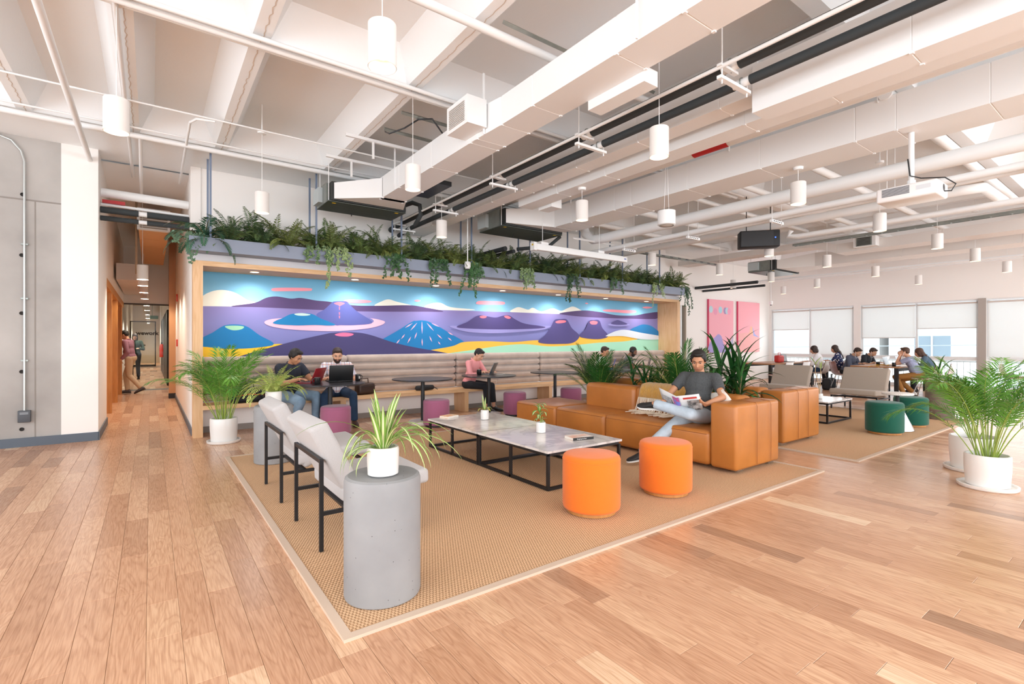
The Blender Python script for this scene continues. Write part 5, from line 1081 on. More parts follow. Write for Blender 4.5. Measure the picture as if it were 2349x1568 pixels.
# trough plants between the sofas
palm(6.08, 5.85, 0, 'dark green palm between the sofas, in front of the blue laptop', .16, .3, 1.12, PFD, 28, 7, mat('dark_pot', '3b3a3a', .6), 0, spread=.22)
palm(6.08, 4.24, 0, 'dark green palm directly behind the reading person', .16, .3, 1.18, PFD, 26, 9, mat('dark_pot', '3b3a3a', .6), 0, spread=.25)
DRM = [strap_mesh('dracaena_leaf%d' % i, L, .038, R(a), R(b), 9, .18, two=False, power=1.3) for i, (L, a, b) in enumerate(((.50, 75, -25), (.46, 60, -45), (.52, 84, 20), (.42, 45, -50)))]
for m in DRM: m.materials.append(DRAC)
def dracaena(x, y, z, label, canes, s=1, seed=0):
    t = thing('leafy_plant', label, 'plant', (x, y, z)); hh = pot(t, .16, .3, mat('dark_pot', '3b3a3a', .6)); rg = random.Random(seed)
    for c in range(canes):
        a0 = c*2.1+.4; bx, by = .08*cos(a0), .08*sin(a0); top = rg.uniform(.35, .62)*s; tx, ty = bx*1.8, by*1.8
        MB().tube([(bx, by, hh-.05), (tx, ty, hh+top)], .009, 6).build('cane', mat('cane_brown', '7b6a4b', .7), t)
        for k in range(19):
            a = k*2.4+rg.uniform(-.2, .2); zz = hh+top*(.35+.65*k/19)
            part_inst('leaf', DRM[(k+c) % 4] if k < 15 else DRM[2], t, (lerp(bx, tx, (zz-hh)/top), lerp(by, ty, (zz-hh)/top), zz), (rg.uniform(-.2, .2), R(lerp(28, -4, k/19)), a), s*rg.uniform(.8, 1.1))
dracaena(6.08, 4.95, 0, 'dark strap-leaved plant between the two palms behind the sofa', 3, .95, 3); dracaena(6.0, 3.45, 0, 'big dark strap-leaved plant behind the sofa arm, right of the reading person', 4, 1.2, 5)
dracaena(6.15, 3.85, 0, 'dark strap-leaved plant just behind the cream pillow', 2, .9, 8)
# hanging-planter ferns
def fern_clump(name, n, L, seed, mats, e=(85, -30)):
    rg = random.Random(seed); mb = MB()
    fr_ = [frond_mesh('tmp', 1, R(a), R(b), 24, .16, .027, .1, .25, 68, .006, 1.2, seed+i, .05) for i, (a, b) in enumerate(((78, -25), (88, 20), (60, -55), (70, 0)))]
    data = [([v.co.copy() for v in m.vertices], [tuple(p.vertices) for p in m.polygons], [p.material_index for p in m.polygons]) for m in fr_]
    for k in range(n):
        a = k*2.4+rg.uniform(-.3, .3); s = L*rg.uniform(.65, 1.1); M = Matrix.Rotation(a, 4, 'Z') @ Matrix.Rotation(R(rg.uniform(-18, 30)), 4, 'Y') @ Matrix.Rotation(rg.uniform(-.4, .4), 4, 'X') @ Matrix.Scale(s, 4)
        v, f, mi = data[k % 4]; o = len(mb.v); mb.v += [tuple(M @ c) for c in v]; mb.f += [tuple(i+o for i in ff) for ff in f]; mb.mi += mi
    for m in fr_: bpy.data.meshes.remove(m)
    me = mb.mesh(name)
    for m in mats: me.materials.append(m)
    return me
FC = [fern_clump('fern_clump%d' % i, 26, .47, 10+i*7, [FERNM if i % 3 else FERN2, FSTEM]) for i in range(5)]
segn = ['left of the first downlight', 'between the first and second downlights', 'between the second and third downlights', 'between the third and fourth downlights', 'between the fourth and fifth downlights', 'between the fifth and sixth downlights', 'between the sixth and last downlights', 'right of the last downlight']
rg = random.Random(21); x = .95; k = 0; cnt = {}
while x < 11.45:
    s = sum(1 for j in range(7) if x > 1.3+1.562*j)
    for row in range(2):
        cnt[(s, row)] = cnt.get((s, row), -1)+1
        t = thing('fern', 'dark green fern in planter, '+('front' if row == 0 else 'back')+' row, '+('first', 'second', 'third', 'fourth', 'fifth', 'sixth')[cnt[(s, row)]]+' from left '+segn[s].replace('the ', ''), 'plant', (x+rg.uniform(-.06, .06), 8.08 if row == 0 else 8.3, 2.76), rg.uniform(0, 6), 'ferns in the hanging planter '+segn[s])
        f = part_inst('fronds', FC[rg.randrange(5)], t, (0, 0, 0), (0, 0, 0), rg.uniform(1.1, 1.5)*(1.0 if row else .82)); f['kind'] = 'stuff'
    x += .36+rg.uniform(-.04, .04)
CYC = frond_mesh('cycad_frond', .5, R(60), R(-50), 34, .11, .013, .08, .1, 62, .007, 1.0, 5); CYC.materials.append(leaf_material('cycad_leaf', '3f6f52', '1e3f30', .3)); CYC.materials.append(FSTEM)
t = thing('cycad_plant', 'dark blue-green cycad spilling over the left end of the planter', 'plant', (.62, 8.1, 2.76))
for k in range(22):
    a = k*2.4; part_inst('frond', CYC, t, (0, 0, 0), (0, R(lerp(-25, 45, k/22)), a), .95+.35*((k*7) % 5)/5)
def ivy(px, label, mt, n=9, Lm=.45, seed=0, y=7.95, x=None):
    rg = random.Random(seed); x = x if x is not None else on_y(px, 560, 7.95)[0]; t = thing('trailing_ivy', label, 'plant', (x, y, 2.79)); mb = MB(); lb = MB()
    for k in range(n):
        l = (.25+.85*rg.random()**1.8)*Lm; dx = rg.uniform(-.24, .24); P = [Vector((dx*.5, .06, .02)), Vector((dx*.7, -.03, .03))]
        m_ = int(l/.03)
        for i in range(m_): P.append(P[-1]+Vector((rg.uniform(-.01, .01)+dx*.03, rg.uniform(-.008, .006), -.03)))
        mb.tube(P, .0025, 3)
        for i, p in enumerate(P[1:]):
            for q in range(2):
                s = rg.uniform(.025, .042); a = rg.uniform(0, 2*pi); c = p+Vector((rg.uniform(-.03, .03), -abs(rg.uniform(0, .03)), rg.uniform(-.015, .015))); u = Vector((cos(a), -.3, sin(a))).normalized(); v = u.cross(Vector((0, 1, .3))).normalized()
                lb.add([c-u*s*.6, c-u*s*.1+v*s*.62, c+u*s*.25+v*s*.3, c+u*s, c+u*s*.25-v*s*.3, c-u*s*.1-v*s*.62], [(0, 1, 2, 3, 4, 5)])
    o = lb.build('leaves', mt, t); o['kind'] = 'stuff'; mb.build('vines', FSTEM, t)
for i, (px, lab, mt, n, L) in enumerate(((730, 'variegated ivy spilling from the planter left of the second downlight', IVYV, 9, .3), (770, 'variegated ivy with the longest strand, above the second downlight', IVYV, 8, .62), (905, 'dark ivy hanging between the second and third downlights', IVY, 11, .42), (1005, 'dark ivy hanging right over the third downlight', IVY, 11, .55), (1085, 'large-leaved ivy behind the dome camera', IVY, 16, .62), (1205, 'pale-edged ivy right of the fourth downlight', IVYV, 12, .5), (1310, 'dark ivy strand right of the fifth downlight', IVY, 9, .6), (1410, 'dark ivy above the sixth downlight', IVY, 9, .5), (1505, 'green ivy near the right end of the planter', IVYV, 11, .55))):
    ivy(px, lab, mt, n, L, i)
ivy(0, 'ivy hanging over the right end of the planter', IVY, 12, .7, 31, 8.0, 11.56); ivy(0, 'pale green ivy hanging under the cycad at the planter left end', leaf_material('ivy_pale', '5f7f62', '34553f', .4, 20), 8, .48, 32, 8.02, .43)
# pale fern on the second pillar
PFM = [frond_mesh('pale_frond%d' % i, .36, R(a), R(b), 20, .05, .009, .1, .2, 70, .003, 1.1, i) for i, (a, b) in enumerate(((80, -40), (60, -70), (85, 25), (70, -20)))]
for m in PFM: m.materials.append(PFERN); m.materials.append(STEM)
t = thing('potted_fern', 'pale yellow-green fern in a white pot on the farther concrete pillar', 'plant', (1.12, 6.08, RZ+.63)); hh = pot(t, .085, .15, CERAM)
rg = random.Random(6)
for k in range(40): part_inst('frond', PFM[k % 4], t, (.03*cos(k*2.4), .03*sin(k*2.4), hh-.04), (rg.uniform(-.2, .2), R(rg.uniform(-10, 25)), k*2.4), rg.uniform(.8, 1.25))
# spider plant on the near pillar
SPM = [strap_mesh('spider_leaf%d' % i, L, w, R(a), R(b), 12, .2, pw) for i, (L, w, a, b, pw) in enumerate(((.44, .019, 74, -70, .9), (.31, .026, 87, 50, 1.2), (.30, .017, 60, -88, .8), (.50, .018, 70, -45, .9), (.25, .030, 88, 66, 1.2)))]
for m in SPM: m.materials.append(SPG); m.materials.append(CREAM)
t = thing('spider_plant', 'variegated spider plant in a white pot on the near concrete pillar', 'plant', (1.0, 2.53, RZ+.63)); hh = pot(t, .083, .15, CERAM, taper=.96)
rg = random.Random(12)
for k in range(54):
    i = (1, 4, 0, 2, 3, 0, 2, 4)[k % 8]; a = k*2.4+rg.uniform(-.3, .3)
    part_inst('leaf', SPM[i], t, (.022*cos(a), .022*sin(a), hh-.03), (rg.uniform(-.15, .15), R(rg.uniform(-8, 14)), a), rg.uniform(.75, 1.15))
# coffee table plants
OVM = [strap_mesh('oval_leaf%d' % i, L, w, R(a), R(b), 8, .15, 1.0, True, .8, .5) for i, (L, w, a, b) in enumerate(((.11, .034, 40, -60), (.13, .03, 70, -70), (.09, .036, 50, -10)))]
for m in OVM: m.materials.append(OVG); m.materials.append(OVC)
OVY = OVM[1].copy(); OVY.materials.clear(); OVY.materials.append(mat('yellow_leaf_edge', 'a9a548', .5)); OVY.materials.append(mat('yellow_leaf', 'dfb048', .5))
xx, yy = at_z(1241, 992, TT); t = thing('potted_dieffenbachia', 'leafy plant with cream and green leaves in a white pot on the coffee table', 'plant', (xx, yy, TT)); hh = pot(t, .052, .115, CERAM, taper=.97)
MB().tube([(0, 0, hh-.04), (-.005, .01, hh+.08), (-.02, .02, hh+.2)], .005, 6).build('stem', STEM, t, smooth=60); MB().tube([(.01, 0, hh-.04), (.02, .0, hh+.06)], .004, 6).build('stem', STEM, t)
rg = random.Random(3)
for k in range(16):
    f = k/16; a = k*2.4+.5; part_inst('leaf', OVM[k % 3], t, (lerp(0, -.02, f), lerp(0, .02, f), hh+.0+.2*f), (rg.uniform(-.3, .3), R(rg.uniform(-15, 15)), a), rg.uniform(.8, 1.2))
xx, yy = at_z(1112, 962, TT); t = thing('potted_wilting_plant', 'wilting yellowed plant in a white pot on the coffee table far half', 'plant', (xx, yy, TT)); hh = pot(t, .052, .125, CERAM, taper=.97)
for k in range(9): part_inst('leaf', (OVY, OVM[1], OVY, SPM[4])[k % 4], t, (.01*cos(k*2.4), .01*sin(k*2.4), hh-.02), (rg.uniform(-.2, .2), R(-25 if k % 2 else -5), k*2.4), rg.uniform(.7, 1.05))
for a in (.5, 2.6): MB().tube([(0, 0, hh-.03), (.012*cos(a), .012*sin(a), hh+.07), (.02*cos(a), .02*sin(a), hh+.13)], .003, 5).build('stem', mat('dry_stem', 'b99b74', .7), t)
t = thing('potted_orchid_canes', 'tall thin orchid canes with yellow-green leaves on the far coffee table', 'plant', (9.32, 3.75, TT)); hh = pot(t, .05, .09, CERAM)
for k, (a, L) in enumerate(((2.7, .5), (.2, .42))):
    P = [(0, 0, hh-.03), (.03*cos(a), .03*sin(a), hh+L*.4), (.09*cos(a), .09*sin(a), hh+L*.75), (.08*cos(a), .08*sin(a), hh+L)]; MB().tube(P, .006, 6).build('cane', mat('dry_stem', 'b99b74', .7), t, smooth=60)
    for q in range(4): part_inst('leaf', SPM[4], t, P[-1], (0, R(30), q*1.6+a), .75)
t = thing('potted_striped_plant', 'small striped plant in a white pot on the brown cylinder table', 'plant', (11.14, 2.58, RZ+.63)); hh = pot(t, .085, .15, CERAM)
for k in range(18): part_inst('leaf', (SPM[1], DRM[2], SPM[2])[k % 3], t, (.02*cos(k*2.4), .02*sin(k*2.4), hh-.03), (0, R(rg.uniform(-5, 15)), k*2.4), rg.uniform(.5, .9))
# ================================================================ PEOPLE
V = Vector
def tcap(mb, p, q, r1, r2, n=12, flat0=False, flat1=False, mi=0):
    p, q = V(p), V(q); d = q-p; L = d.length
    if L < 1e-5: d = V((0, 0, 1)); L = 1e-5
    d = d/L; a = d.cross(V((0, 0, 1)));
    if a.length < .1: a = d.cross(V((1, 0, 0)))
    a.normalize(); b = d.cross(a); st = []
    if flat0: st.append((0, r1))
    else: st += [(-r1*cos(t*pi/8), r1*sin(t*pi/8)) for t in (.4, 1.5, 2.7, 4)]
    if flat1: st.append((L, r2))
    else: st += [(L+r2*sin(t*pi/8), r2*cos(t*pi/8)) for t in (0, 1.3, 2.5, 3.6)]
    mb.loft([[p+d*s+(a*cos(2*pi*k/n)+b*sin(2*pi*k/n))*r for k in range(n)] for s, r in st], mi)
def ik(s, t, l1, l2, pole):
    s, t = V(s), V(t); d = t-s; L = min(d.length, (l1+l2)*.999); dn = d.normalized(); t = s+dn*L
    c = (l1*l1+L*L-l2*l2)/(2*L); h = sqrt(max(0, l1*l1-c*c)); pl = V(pole); pl = (pl-dn*pl.dot(dn)).normalized()
    return s+dn*c+pl*h, t
def remesh(name, mb, vox, m, parent, smooth=4, fac=.5, adapt=0):
    o = mb.build('tmp_'+name, None); md = o.modifiers.new('r', 'REMESH'); md.mode = 'VOXEL'; md.voxel_size = vox
    ms = o.modifiers.new('s', 'SMOOTH'); ms.iterations = smooth; ms.factor = fac
    dg = bpy.context.evaluated_depsgraph_get(); dg.update(); me = bpy.data.meshes.new_from_object(o.evaluated_get(dg)); old = o.data; bpy.data.objects.remove(o); bpy.data.meshes.remove(old)
    me.name = name; me.polygons.foreach_set('use_smooth', [True]*len(me.polygons)); me.materials.clear()
    return ob(name, me, m, parent)
SKIN = {'tan': mat('skin_tan', 'c08a68', .55), 'light': mat('skin_light', 'd6a284', .55), 'brown': mat('skin_brown', '80563f', .55), 'olive': mat('skin_olive', 'c89a7c', .55)}
HAIRB = mat('hair_black', '1a1513', .6, bump=.5, bscale=120, stretch=(1, 1, .2)); HAIRD = mat('hair_dark_brown', '33221a', .6, bump=.5, bscale=120, stretch=(1, 1, .2)); HAIRM = mat('hair_brown', '4f3527', .6, bump=.4, bscale=120)
def hand(mb, w, d, n, side, curl=.4, s=1.0, spread=.1, thumb=.7):
    """w wrist, d direction of the hand, n palm normal, side +1 if the thumb lies towards +u"""
    w, d, n = V(w), V(d).normalized(), V(n); n = (n-d*n.dot(d)).normalized(); u = d.cross(n)*side
    k = w+d*.085*s
    mb.loft([[w+u*x*.026*s+n*y*.016*s for x, y in RING], [w+d*.035*s+u*x*.036*s+n*y*.015*s for x, y in RING], [k+u*x*.041*s+n*y*.012*s for x, y in RING]])
    for i, (off, L) in enumerate(((.031, .070), (.011, .080), (-.010, .074), (-.030, .058))):
        p = k+u*off*s-d*.012*s; c = curl; dd = (d+u*(off*spread*12)*.12).normalized(); r = .0088*s
        for j, f in enumerate((.48, .32, .26)):
            c0 = c*(j+.6); q = p+(dd*cos(c0)+n*sin(c0))*L*f*s; tcap(mb, p, q, r, r*.92, 8); p = q; r *= .92
    p = w+d*.025*s+u*.026*s; q = p+(d*.55+u*thumb+n*.25).normalized()*.042*s; tcap(mb, p, q, .012*s, .0105*s, 8)
    q2 = q+(d*.85+u*thumb*.35+n*.35).normalized()*.032*s; tcap(mb, q, q2, .0105*s, .009*s, 8)
RING = [(cos(2*pi*k/10), sin(2*pi*k/10)) for k in range(10)]
def shoe(t, ank, toe, m, solem=None, nm='shoe', up=(0, 0, 1), L=.27):
    ank, f = V(ank), V(toe).normalized(); u = V(up); u = (u-f*u.dot(f)).normalized(); s = f.cross(u); mb = MB(); so = MB(); base = ank-u*.075
    secs = [(-.075, .026, .05), (-.05, .034, .085), (.0, .036, .09), (.05, .038, .075), (.1, .044, .055), (.15, .043, .042), (.185, .03, .03), (.2, .012, .018)]
    mb.loft([[base+f*a+s*w_*x+u*(h*.5*(y+1)+.012) for x, y in RING] for a, w_, h in secs])
    so.loft([[base+f*a+s*(w_*1.08)*x+u*(.012*(y+1)-.004) for x, y in RING] for a, w_, h in secs])
    o = remesh(nm, mb, .008, m, t, 3); so.build('sole', solem or mat('sole_white', 'e9e6e1', .6), o, smooth=60)
    if nm == 'sneaker':
        for i in range(4): b = base+f*(.035+i*.025)+u*(.075-i*.009); MB().tube([b-s*.022, b+s*.022+f*.004], .003, 5).build('lace', mat('lace_dark', '2b2b2d', .7), o)
def person(label, loc, rz, skin='tan', hair=('short', HAIRB), shirt=None, sleeve=.55, pants=None, shoem=None, hip=(0, 0, .535), lean=14, twist=0, neck=None,
           pitch=25, yaw=0, hands=((.12, .40, .775), (-.12, .40, .775)), feet=((.13, .42, .085), (-.13, .42, .085)), knees=((.1, .6, 1), (-.1, .6, 1)), elb=((.6, -.3, -.7), (-.6, -.3, -.7)),
           hd=((0, 1, 0), (0, 1, 0)), hn=((0, 0, -1), (0, 0, -1)), curl=(.25, .25), toes=((.1, 1, 0), (-.1, 1, 0)), toeup=((0, 0, 1), (0, 0, 1)), build_=1.0, vox=.0095, female=False, beard=None, extra=None, tuck=False, shoenm='shoe', collar=True, cuff=.98):
    t = thing('person', label, 'person', loc, rz); sk = SKIN[skin]; H_ = V(hip)
    Tm = Matrix.Rotation(R(twist), 3, 'Z') @ Matrix.Rotation(-R(lean), 3, 'X'); up = Tm @ V((0, 0, 1)); fw = Tm @ V((0, 1, 0)); rt = Tm @ V((1, 0, 0))
    sw = .165 if female else .19; sw *= .5+.5*build_
    C7 = H_+up*.47+fw*-.02; S = [C7+rt*sw*s-up*.045+fw*.015 for s in (1, -1)]; hc = C7+up*.155+fw*(.03+.0016*pitch)+V((0, 0, -.0006*pitch)) if neck is None else V(neck)
    Mh = Matrix.Rotation(R(twist+yaw), 3, 'Z') @ Matrix.Rotation(-R(pitch), 3, 'X'); hp = lambda x, y, z: hc+Mh @ V((x, y, z))
    hips = [H_+V((.095*s, .0, -.01)) for s in (1, -1)]
    E_ = []; W = []; K = []; A = []
    for i in (0, 1):
        e, w_ = ik(S[i], hands[i], .285, .255, elb[i]); E_.append(e); W.append(w_); k, a = ik(hips[i], feet[i], .44, .42, knees[i]); K.append(k); A.append(a)
    b = MB(); g = build_
    # head
    b.ell(hc+Mh @ V((0, -.008, .03)), .073, .092, .088, Mh.to_4x4()); b.ell(hp(0, .022, -.025), .062, .070, .085, Mh.to_4x4()); b.ell(hp(0, .045, -.075), .040, .038, .032, Mh.to_4x4())
    tcap(b, hp(0, .090, .012), hp(0, .106, -.022), .008, .013, 8); b.ell(hp(0, .1, -.024), .017, .010, .009, Mh.to_4x4())
    for s in (-1, 1): b.ell(hp(.074*s, -.004, -.003), .009, .020, .030, Mh.to_4x4()); b.ell(hp(.036*s, .058, -.02), .026, .026, .026)
    b.ell(hp(0, .078, .034), .045, .014, .012, Mh.to_4x4()); b.ell(hp(0, .086, -.053), .022, .011, .010, Mh.to_4x4())
    tcap(b, C7-up*.04, hp(0, -.012, -.05), .056*(1 if not female else .85), .05*(1 if not female else .85))
    # trunk, limbs
    M4 = Tm.to_4x4(); b.ell(H_+up*.33+fw*.01, .145*g, .095*g, .16, M4); b.ell(H_+up*.13, .13*g, .09*g, .15, M4); b.ell(H_+V((0, 0, -.0)), .145*g, .1, .09, M4); tcap(b, S[0]-rt*.03, S[1]+rt*.03, .045, .045)
    for i in (0, 1):
        tcap(b, S[i], E_[i], .046*g, .036*g); tcap(b, E_[i], W[i], .038*g, .025); fd = V(hd[i]); hand(b, W[i], fd, hn[i], (-1 if i == 0 else 1), curl[i])
        tcap(b, hips[i], K[i], .075*g, .05*g); tcap(b, K[i], A[i], .048*g, .034); tcap(b, A[i], A[i]+V(toes[i]).normalized()*.09-V(toeup[i]).normalized()*.05, .032, .018)
    body = remesh('body', b, vox, sk, t, 3)
    # shirt
    c = MB(); e = .014; c.ell(H_+up*.335+fw*.008, .165*g+e*.5, .112*g+e*.4, .165, M4); c.ell(H_+up*.16+fw*.012*g, .15*g+e, .112*g*g+e, .17, M4); c.ell(H_+up*.04, .16*g+e, .118*g+e, .10, M4)
    tcap(c, S[0]-rt*.015, S[1]+rt*.015, .062*g, .062*g); tcap(c, C7-up*.09, C7+up*.005, .085, .062, flat1=True)
    for i in (0, 1):
        if sleeve <= 1: tcap(c, S[i], S[i].lerp(E_[i], sleeve), .066*g, .060*g, flat1=True)
        else:
            tcap(c, S[i], E_[i], .064*g, .052*g); tcap(c, E_[i], E_[i].lerp(W[i], sleeve-1), .052*g, .042*g, flat1=True)
    sh = remesh('shirt', c, .0105, shirt, t, 4)
    if collar:
        for s in (1, -1): MB().tube([C7+up*.03+rt*.0-fw*.055, C7+up*.022+rt*.058*s-fw*.01, C7-up*.0+rt*.05*s+fw*.05, C7-up*.035+rt*.022*s+fw*.092], [.012, .012, .011, .008], 6).build('collar', shirt, sh, smooth=60)
    # trousers
    c = MB(); c.ell(H_+V((0, -.01, .0)), .172*g, .128*g, .115, M4)
    for i in (0, 1):
        tcap(c, hips[i], K[i], .094*g, .067*g); tcap(c, K[i], K[i].lerp(A[i], cuff), .066*g, .056, flat1=True)
    remesh('trousers', c, .0105, pants, t, 4)
    for i in (0, 1): shoe(t, A[i], toes[i], shoem, None if shoenm == 'sneaker' else mat('sole_dark', '3a332d', .7), shoenm, toeup[i])
    # hair
    kind, hm = hair; h = MB(); hM = Mh.to_4x4()
    if kind == 'thick': h.ell(hp(0, -.026, .052), .087, .094, .086, hM); h.ell(hp(0, -.04, .01), .088, .075, .075, hM); h.ell(hp(.0, .030, .104), .062, .050, .028, hM); [h.ell(hp(.076*s, .006, .03), .015, .03, .042, hM) for s in (1, -1)]
    elif kind == 'short': h.ell(hp(0, -.020, .050), .079, .093, .080, hM); h.ell(hp(0, -.045, .01), .077, .062, .062, hM); h.ell(hp(0, .045, .098), .05, .038, .024, hM); [h.ell(hp(.071*s, .0, .03), .009, .02, .03, hM) for s in (1, -1)]
    elif kind == 'buzz': h.ell(hp(0, -.016, .042), .0765, .092, .082, hM); h.ell(hp(0, -.04, .01), .075, .06, .06, hM)
    elif kind == 'bob': h.ell(hp(0, -.02, .045), .088, .1, .09, hM); h.ell(hp(0, -.045, -.03), .09, .07, .09, hM); [h.ell(hp(.07*s, .0, -.02), .025, .045, .07, hM) for s in (1, -1)]
    else: h.ell(hp(0, -.02, .045), .086, .1, .09, hM); h.ell(hp(0, -.05, -.05), .085, .065, .12, hM); h.ell(hp(0, -.09, -.17), .075, .045, .12, hM); h.ell(hp(0.02, -.11, -.27), .05, .035, .10, hM); [h.ell(hp(.07*s, .0, -.03), .022, .045, .08, hM) for s in (1, -1)]
    remesh('hair', h, .008, hm, t, 2)
    if beard:
        q = MB(); q.ell(hp(0, .030, -.052), .064, .062, .062, hM); q.ell(hp(0, .052, -.088), .042, .040, .036, hM); q.ell(hp(0, .088, -.040), .028, .010, .006, hM); remesh('beard', q, .007, beard, t, 2)
    fm = mat('brow_dark', '2a1d17', .8); lip = mat('lip_'+skin, {'tan': 'a0614d', 'light': 'b96f62', 'brown': '6b3c30', 'olive': 'a8685a'}[skin], .5)
    for s in (1, -1):
        MB().tube([hp(.016*s, .094, .036), hp(.034*s, .092, .042), hp(.052*s, .078, .036)], [.003, .0042, .002], 6).build('eyebrow', fm, body, smooth=60)
        MB().ell(hp(.033*s, .0835, .016), .014, .007, .0055, hM).build('eye', mat('eye_white', 'd9d0c8', .3), body, smooth=80); MB().ell(hp(.033*s, .0885, .0145), .0058, .004, .0052, hM).build('iris', mat('eye_dark', '2a1c16', .2), body, smooth=80)
        MB().tube([hp(.018*s, .089, .018), hp(.033*s, .0915, .0225), hp(.048*s, .083, .018)], .0025, 5).build('eyelid', fm, body, smooth=60)
    MB().tube([hp(-.022, .089, -.052), hp(0, .0985, -.050), hp(.022, .089, -.052)], [.002, .0058, .002], 6).build('lips', lip, body, smooth=60)
    if extra: extra(t, hp, Mh, C7, up, fw, rt, W, S)
    return t
def xat(px, y): d = ray(px, 784); return y*d.x/d.y
JEANL = mat('light_jeans', 'b9c9d6', .85, var=.12, vscale=7, bump=.2, bscale=60); JEANM = mat('mid_jeans', '7f98ae', .85, var=.2, vscale=6); JEAND = mat('dark_jeans', '1d3550', .85, var=.15, vscale=6); NAVY = mat('navy_polo', '242a38', .85); PINK = mat('pink_shirt', 'e79a9c', .85)
TEEG = mat('charcoal_tee', '4b4e50', .9, var=.15, vscale=90); BLKT = mat('black_trousers', '1a1c22', .85); SHB = mat('shoe_black', '1e1d1f', .6); SHBR = mat('shoe_brown', '4a3024', .5); SHW = mat('shoe_white', 'e6e3de', .6)
PLAID = check_material('plaid_shirt', 'e8e9ee', '7f93c2', 'c08a80'); FLORAL = spots_material('floral_top', '1f2c55', 'e4dcd8', 16, .3)
# person reading on the sofa
def sofa_extra(t, hp, Mh, C7, up, fw, rt, W, S):
    MB().box(-.018, -.001, -.012, .018, .001, .012).build('shirt_emblem', WTXT, t, (-.10, .135, .0), None) if False else None
    q = MB(); q.ell(hp(0, .022, -.050), .0625, .0705, .062, Mh.to_4x4()); q.build('stubble', mat('stubble', 'ab775b', .7), t, smooth=80)
sofa_reader = person('person in charcoal t-shirt and pale jeans reading a magazine on the tan sofa', (5.13, 3.36, RZ), R(98), 'tan', ('thick', HAIRB), TEEG, .62, JEANL, SHB, hip=(0, 0, .50), lean=-6, pitch=24, yaw=18, hands=((.25, .35, .60), (-.24, .33, .66)),
    feet=((.30, .80, .085), (.30, .45, .63)), knees=((.1, .5, 1), (-1, .5, -.1)), elb=((.9, -.3, -.6), (-.9, -.3, -.5)), hd=((-.35, .75, .25), (.3, .6, .3)), hn=((-.3, .2, .9), (.2, -.2, .9)), curl=(.75, .7), toes=((.35, 1, -.04), (.9, .35, .05)), toeup=((0, 0, 1), (-.15, .5, .8)), vox=.0068, extra=sofa_extra, shoenm='sneaker', collar=False)
# magazine: two pages 
t = thing('magazine', 'open magazine held by the reading person', 'magazine', (5.13, 3.36, RZ), R(98)); vs = []; n = 10
for j in (0, 1):
    for i in range(n+1):
        u = 2*i/n-1; x = .01+u*.235; y = .40+.10*j-.05*abs(u); z = .575+(.075 if u > 0 else .04)*abs(u)+.165*j; vs.append((x, y+.0, z-.0))
pages = MB().add(vs, [(i, i+1, n+2+i, n+1+i) for i in range(n)]); o = pages.build('pages', mat('magazine_page', 'dcdfe0', .4), t, smooth=80); md = o.modifiers.new('s', 'SOLIDIFY'); md.thickness = .006
def onpage(u0, u1, v0, v1, m, nm, off=.010):
    q = MB(); k = 5; P = []
    for v in (v0, v1):
        for i in range(k+1):
            u = u0+(u1-u0)*i/k; P.append((.01+u*.235, .40+.10*v-.05*abs(u)+off, .575+(.075 if u > 0 else .04)*abs(u)+.165*v-off))
    q.add(P, [(i, i+1, k+2+i, k+1+i) for i in range(k)]).build(nm, m, t)
onpage(-.12, .22, .02, .98, mat('mag_pink', 'd0486f', .4, col2='6f7fd0', vscale=25), 'cover_photo'); onpage(-.95, -.45, .02, .7, mat('mag_photo', '26262a', .5, col2='b9b5b2', vscale=18), 'portrait_photo'); onpage(.35, .85, .05, .7, mat('mag_grey', '8b8f92', .5, col2='c9cbcc', vscale=20), 'grey_photo'); onpage(-.9, -.3, .8, .92, mat('mag_red', 'c94b45', .5), 'red_headline')
# bench people
BY = 8.36
person('person in navy polo and blue jeans leaning over the dark red laptop', (1.72, BY, 0), R(212), 'tan', ('thick', HAIRB), NAVY, .6, JEANM, SHB, build_=1.14, lean=12, pitch=32, yaw=8, hands=((.16, .44, .79), (-.14, .46, .79)), feet=((.10, .22, .085), (-.20, .40, .085)), shoenm='shoe')
person('person in white plaid shirt behind the black laptop', (2.50, BY, 0), R(168), 'light', ('short', HAIRD), PLAID, .8, JEAND, SHBR, lean=8, pitch=24, hands=((.13, .40, .79), (-.13, .40, .79)), feet=((.22, .36, .085), (-.24, .40, .085)), beard=mat('beard_dark', '2f1f17', .8))
person('person in pink shirt and black trousers typing on a grey laptop', (5.06, BY, 0), R(205), 'light', ('short', HAIRB), PINK, 1.45, BLKT, SHB, build_=.92, lean=16, pitch=34, yaw=6, hands=((.13, .43, .785), (-.05, .46, .785)), feet=((.03, .46, .085), (-.16, .48, .085)), cuff=.78)
person('person half hidden behind the palm, in a white patterned shirt', (8.63, BY, 0), R(215), 'tan', ('short', HAIRD), check_material('pale_check', 'dfe2e4', 'a9b3bb', 'c0c4c8', 70), .8, BLKT, SHB, pitch=20)
def hphones(t, hp, Mh, C7, up, fw, rt, W, S):
    h = bpy.data.objects.new('headphones', None); COL.objects.link(h); h.parent = t
    MB().tube([hp(.088*cos(a*pi/10), -.005, .02+.108*sin(a*pi/10)) for a in range(11)], .007, 6).build('headband', BLK, h, smooth=60)
    for s in (1, -1): MB().ell(hp(.084*s, -.002, .0), .018, .034, .042, Mh.to_4x4()).build('ear_cup', BLK, h, smooth=60)
person('person in grey t-shirt wearing black headphones at the bench right end', (9.62, BY, 0), R(218), 'brown', ('buzz', HAIRB), mat('grey_tee', '6f6f70', .9), .6, mat('khaki', '9c8468', .85), SHB, pitch=28, extra=hphones, collar=False, beard=mat('beard_black', '201713', .8))
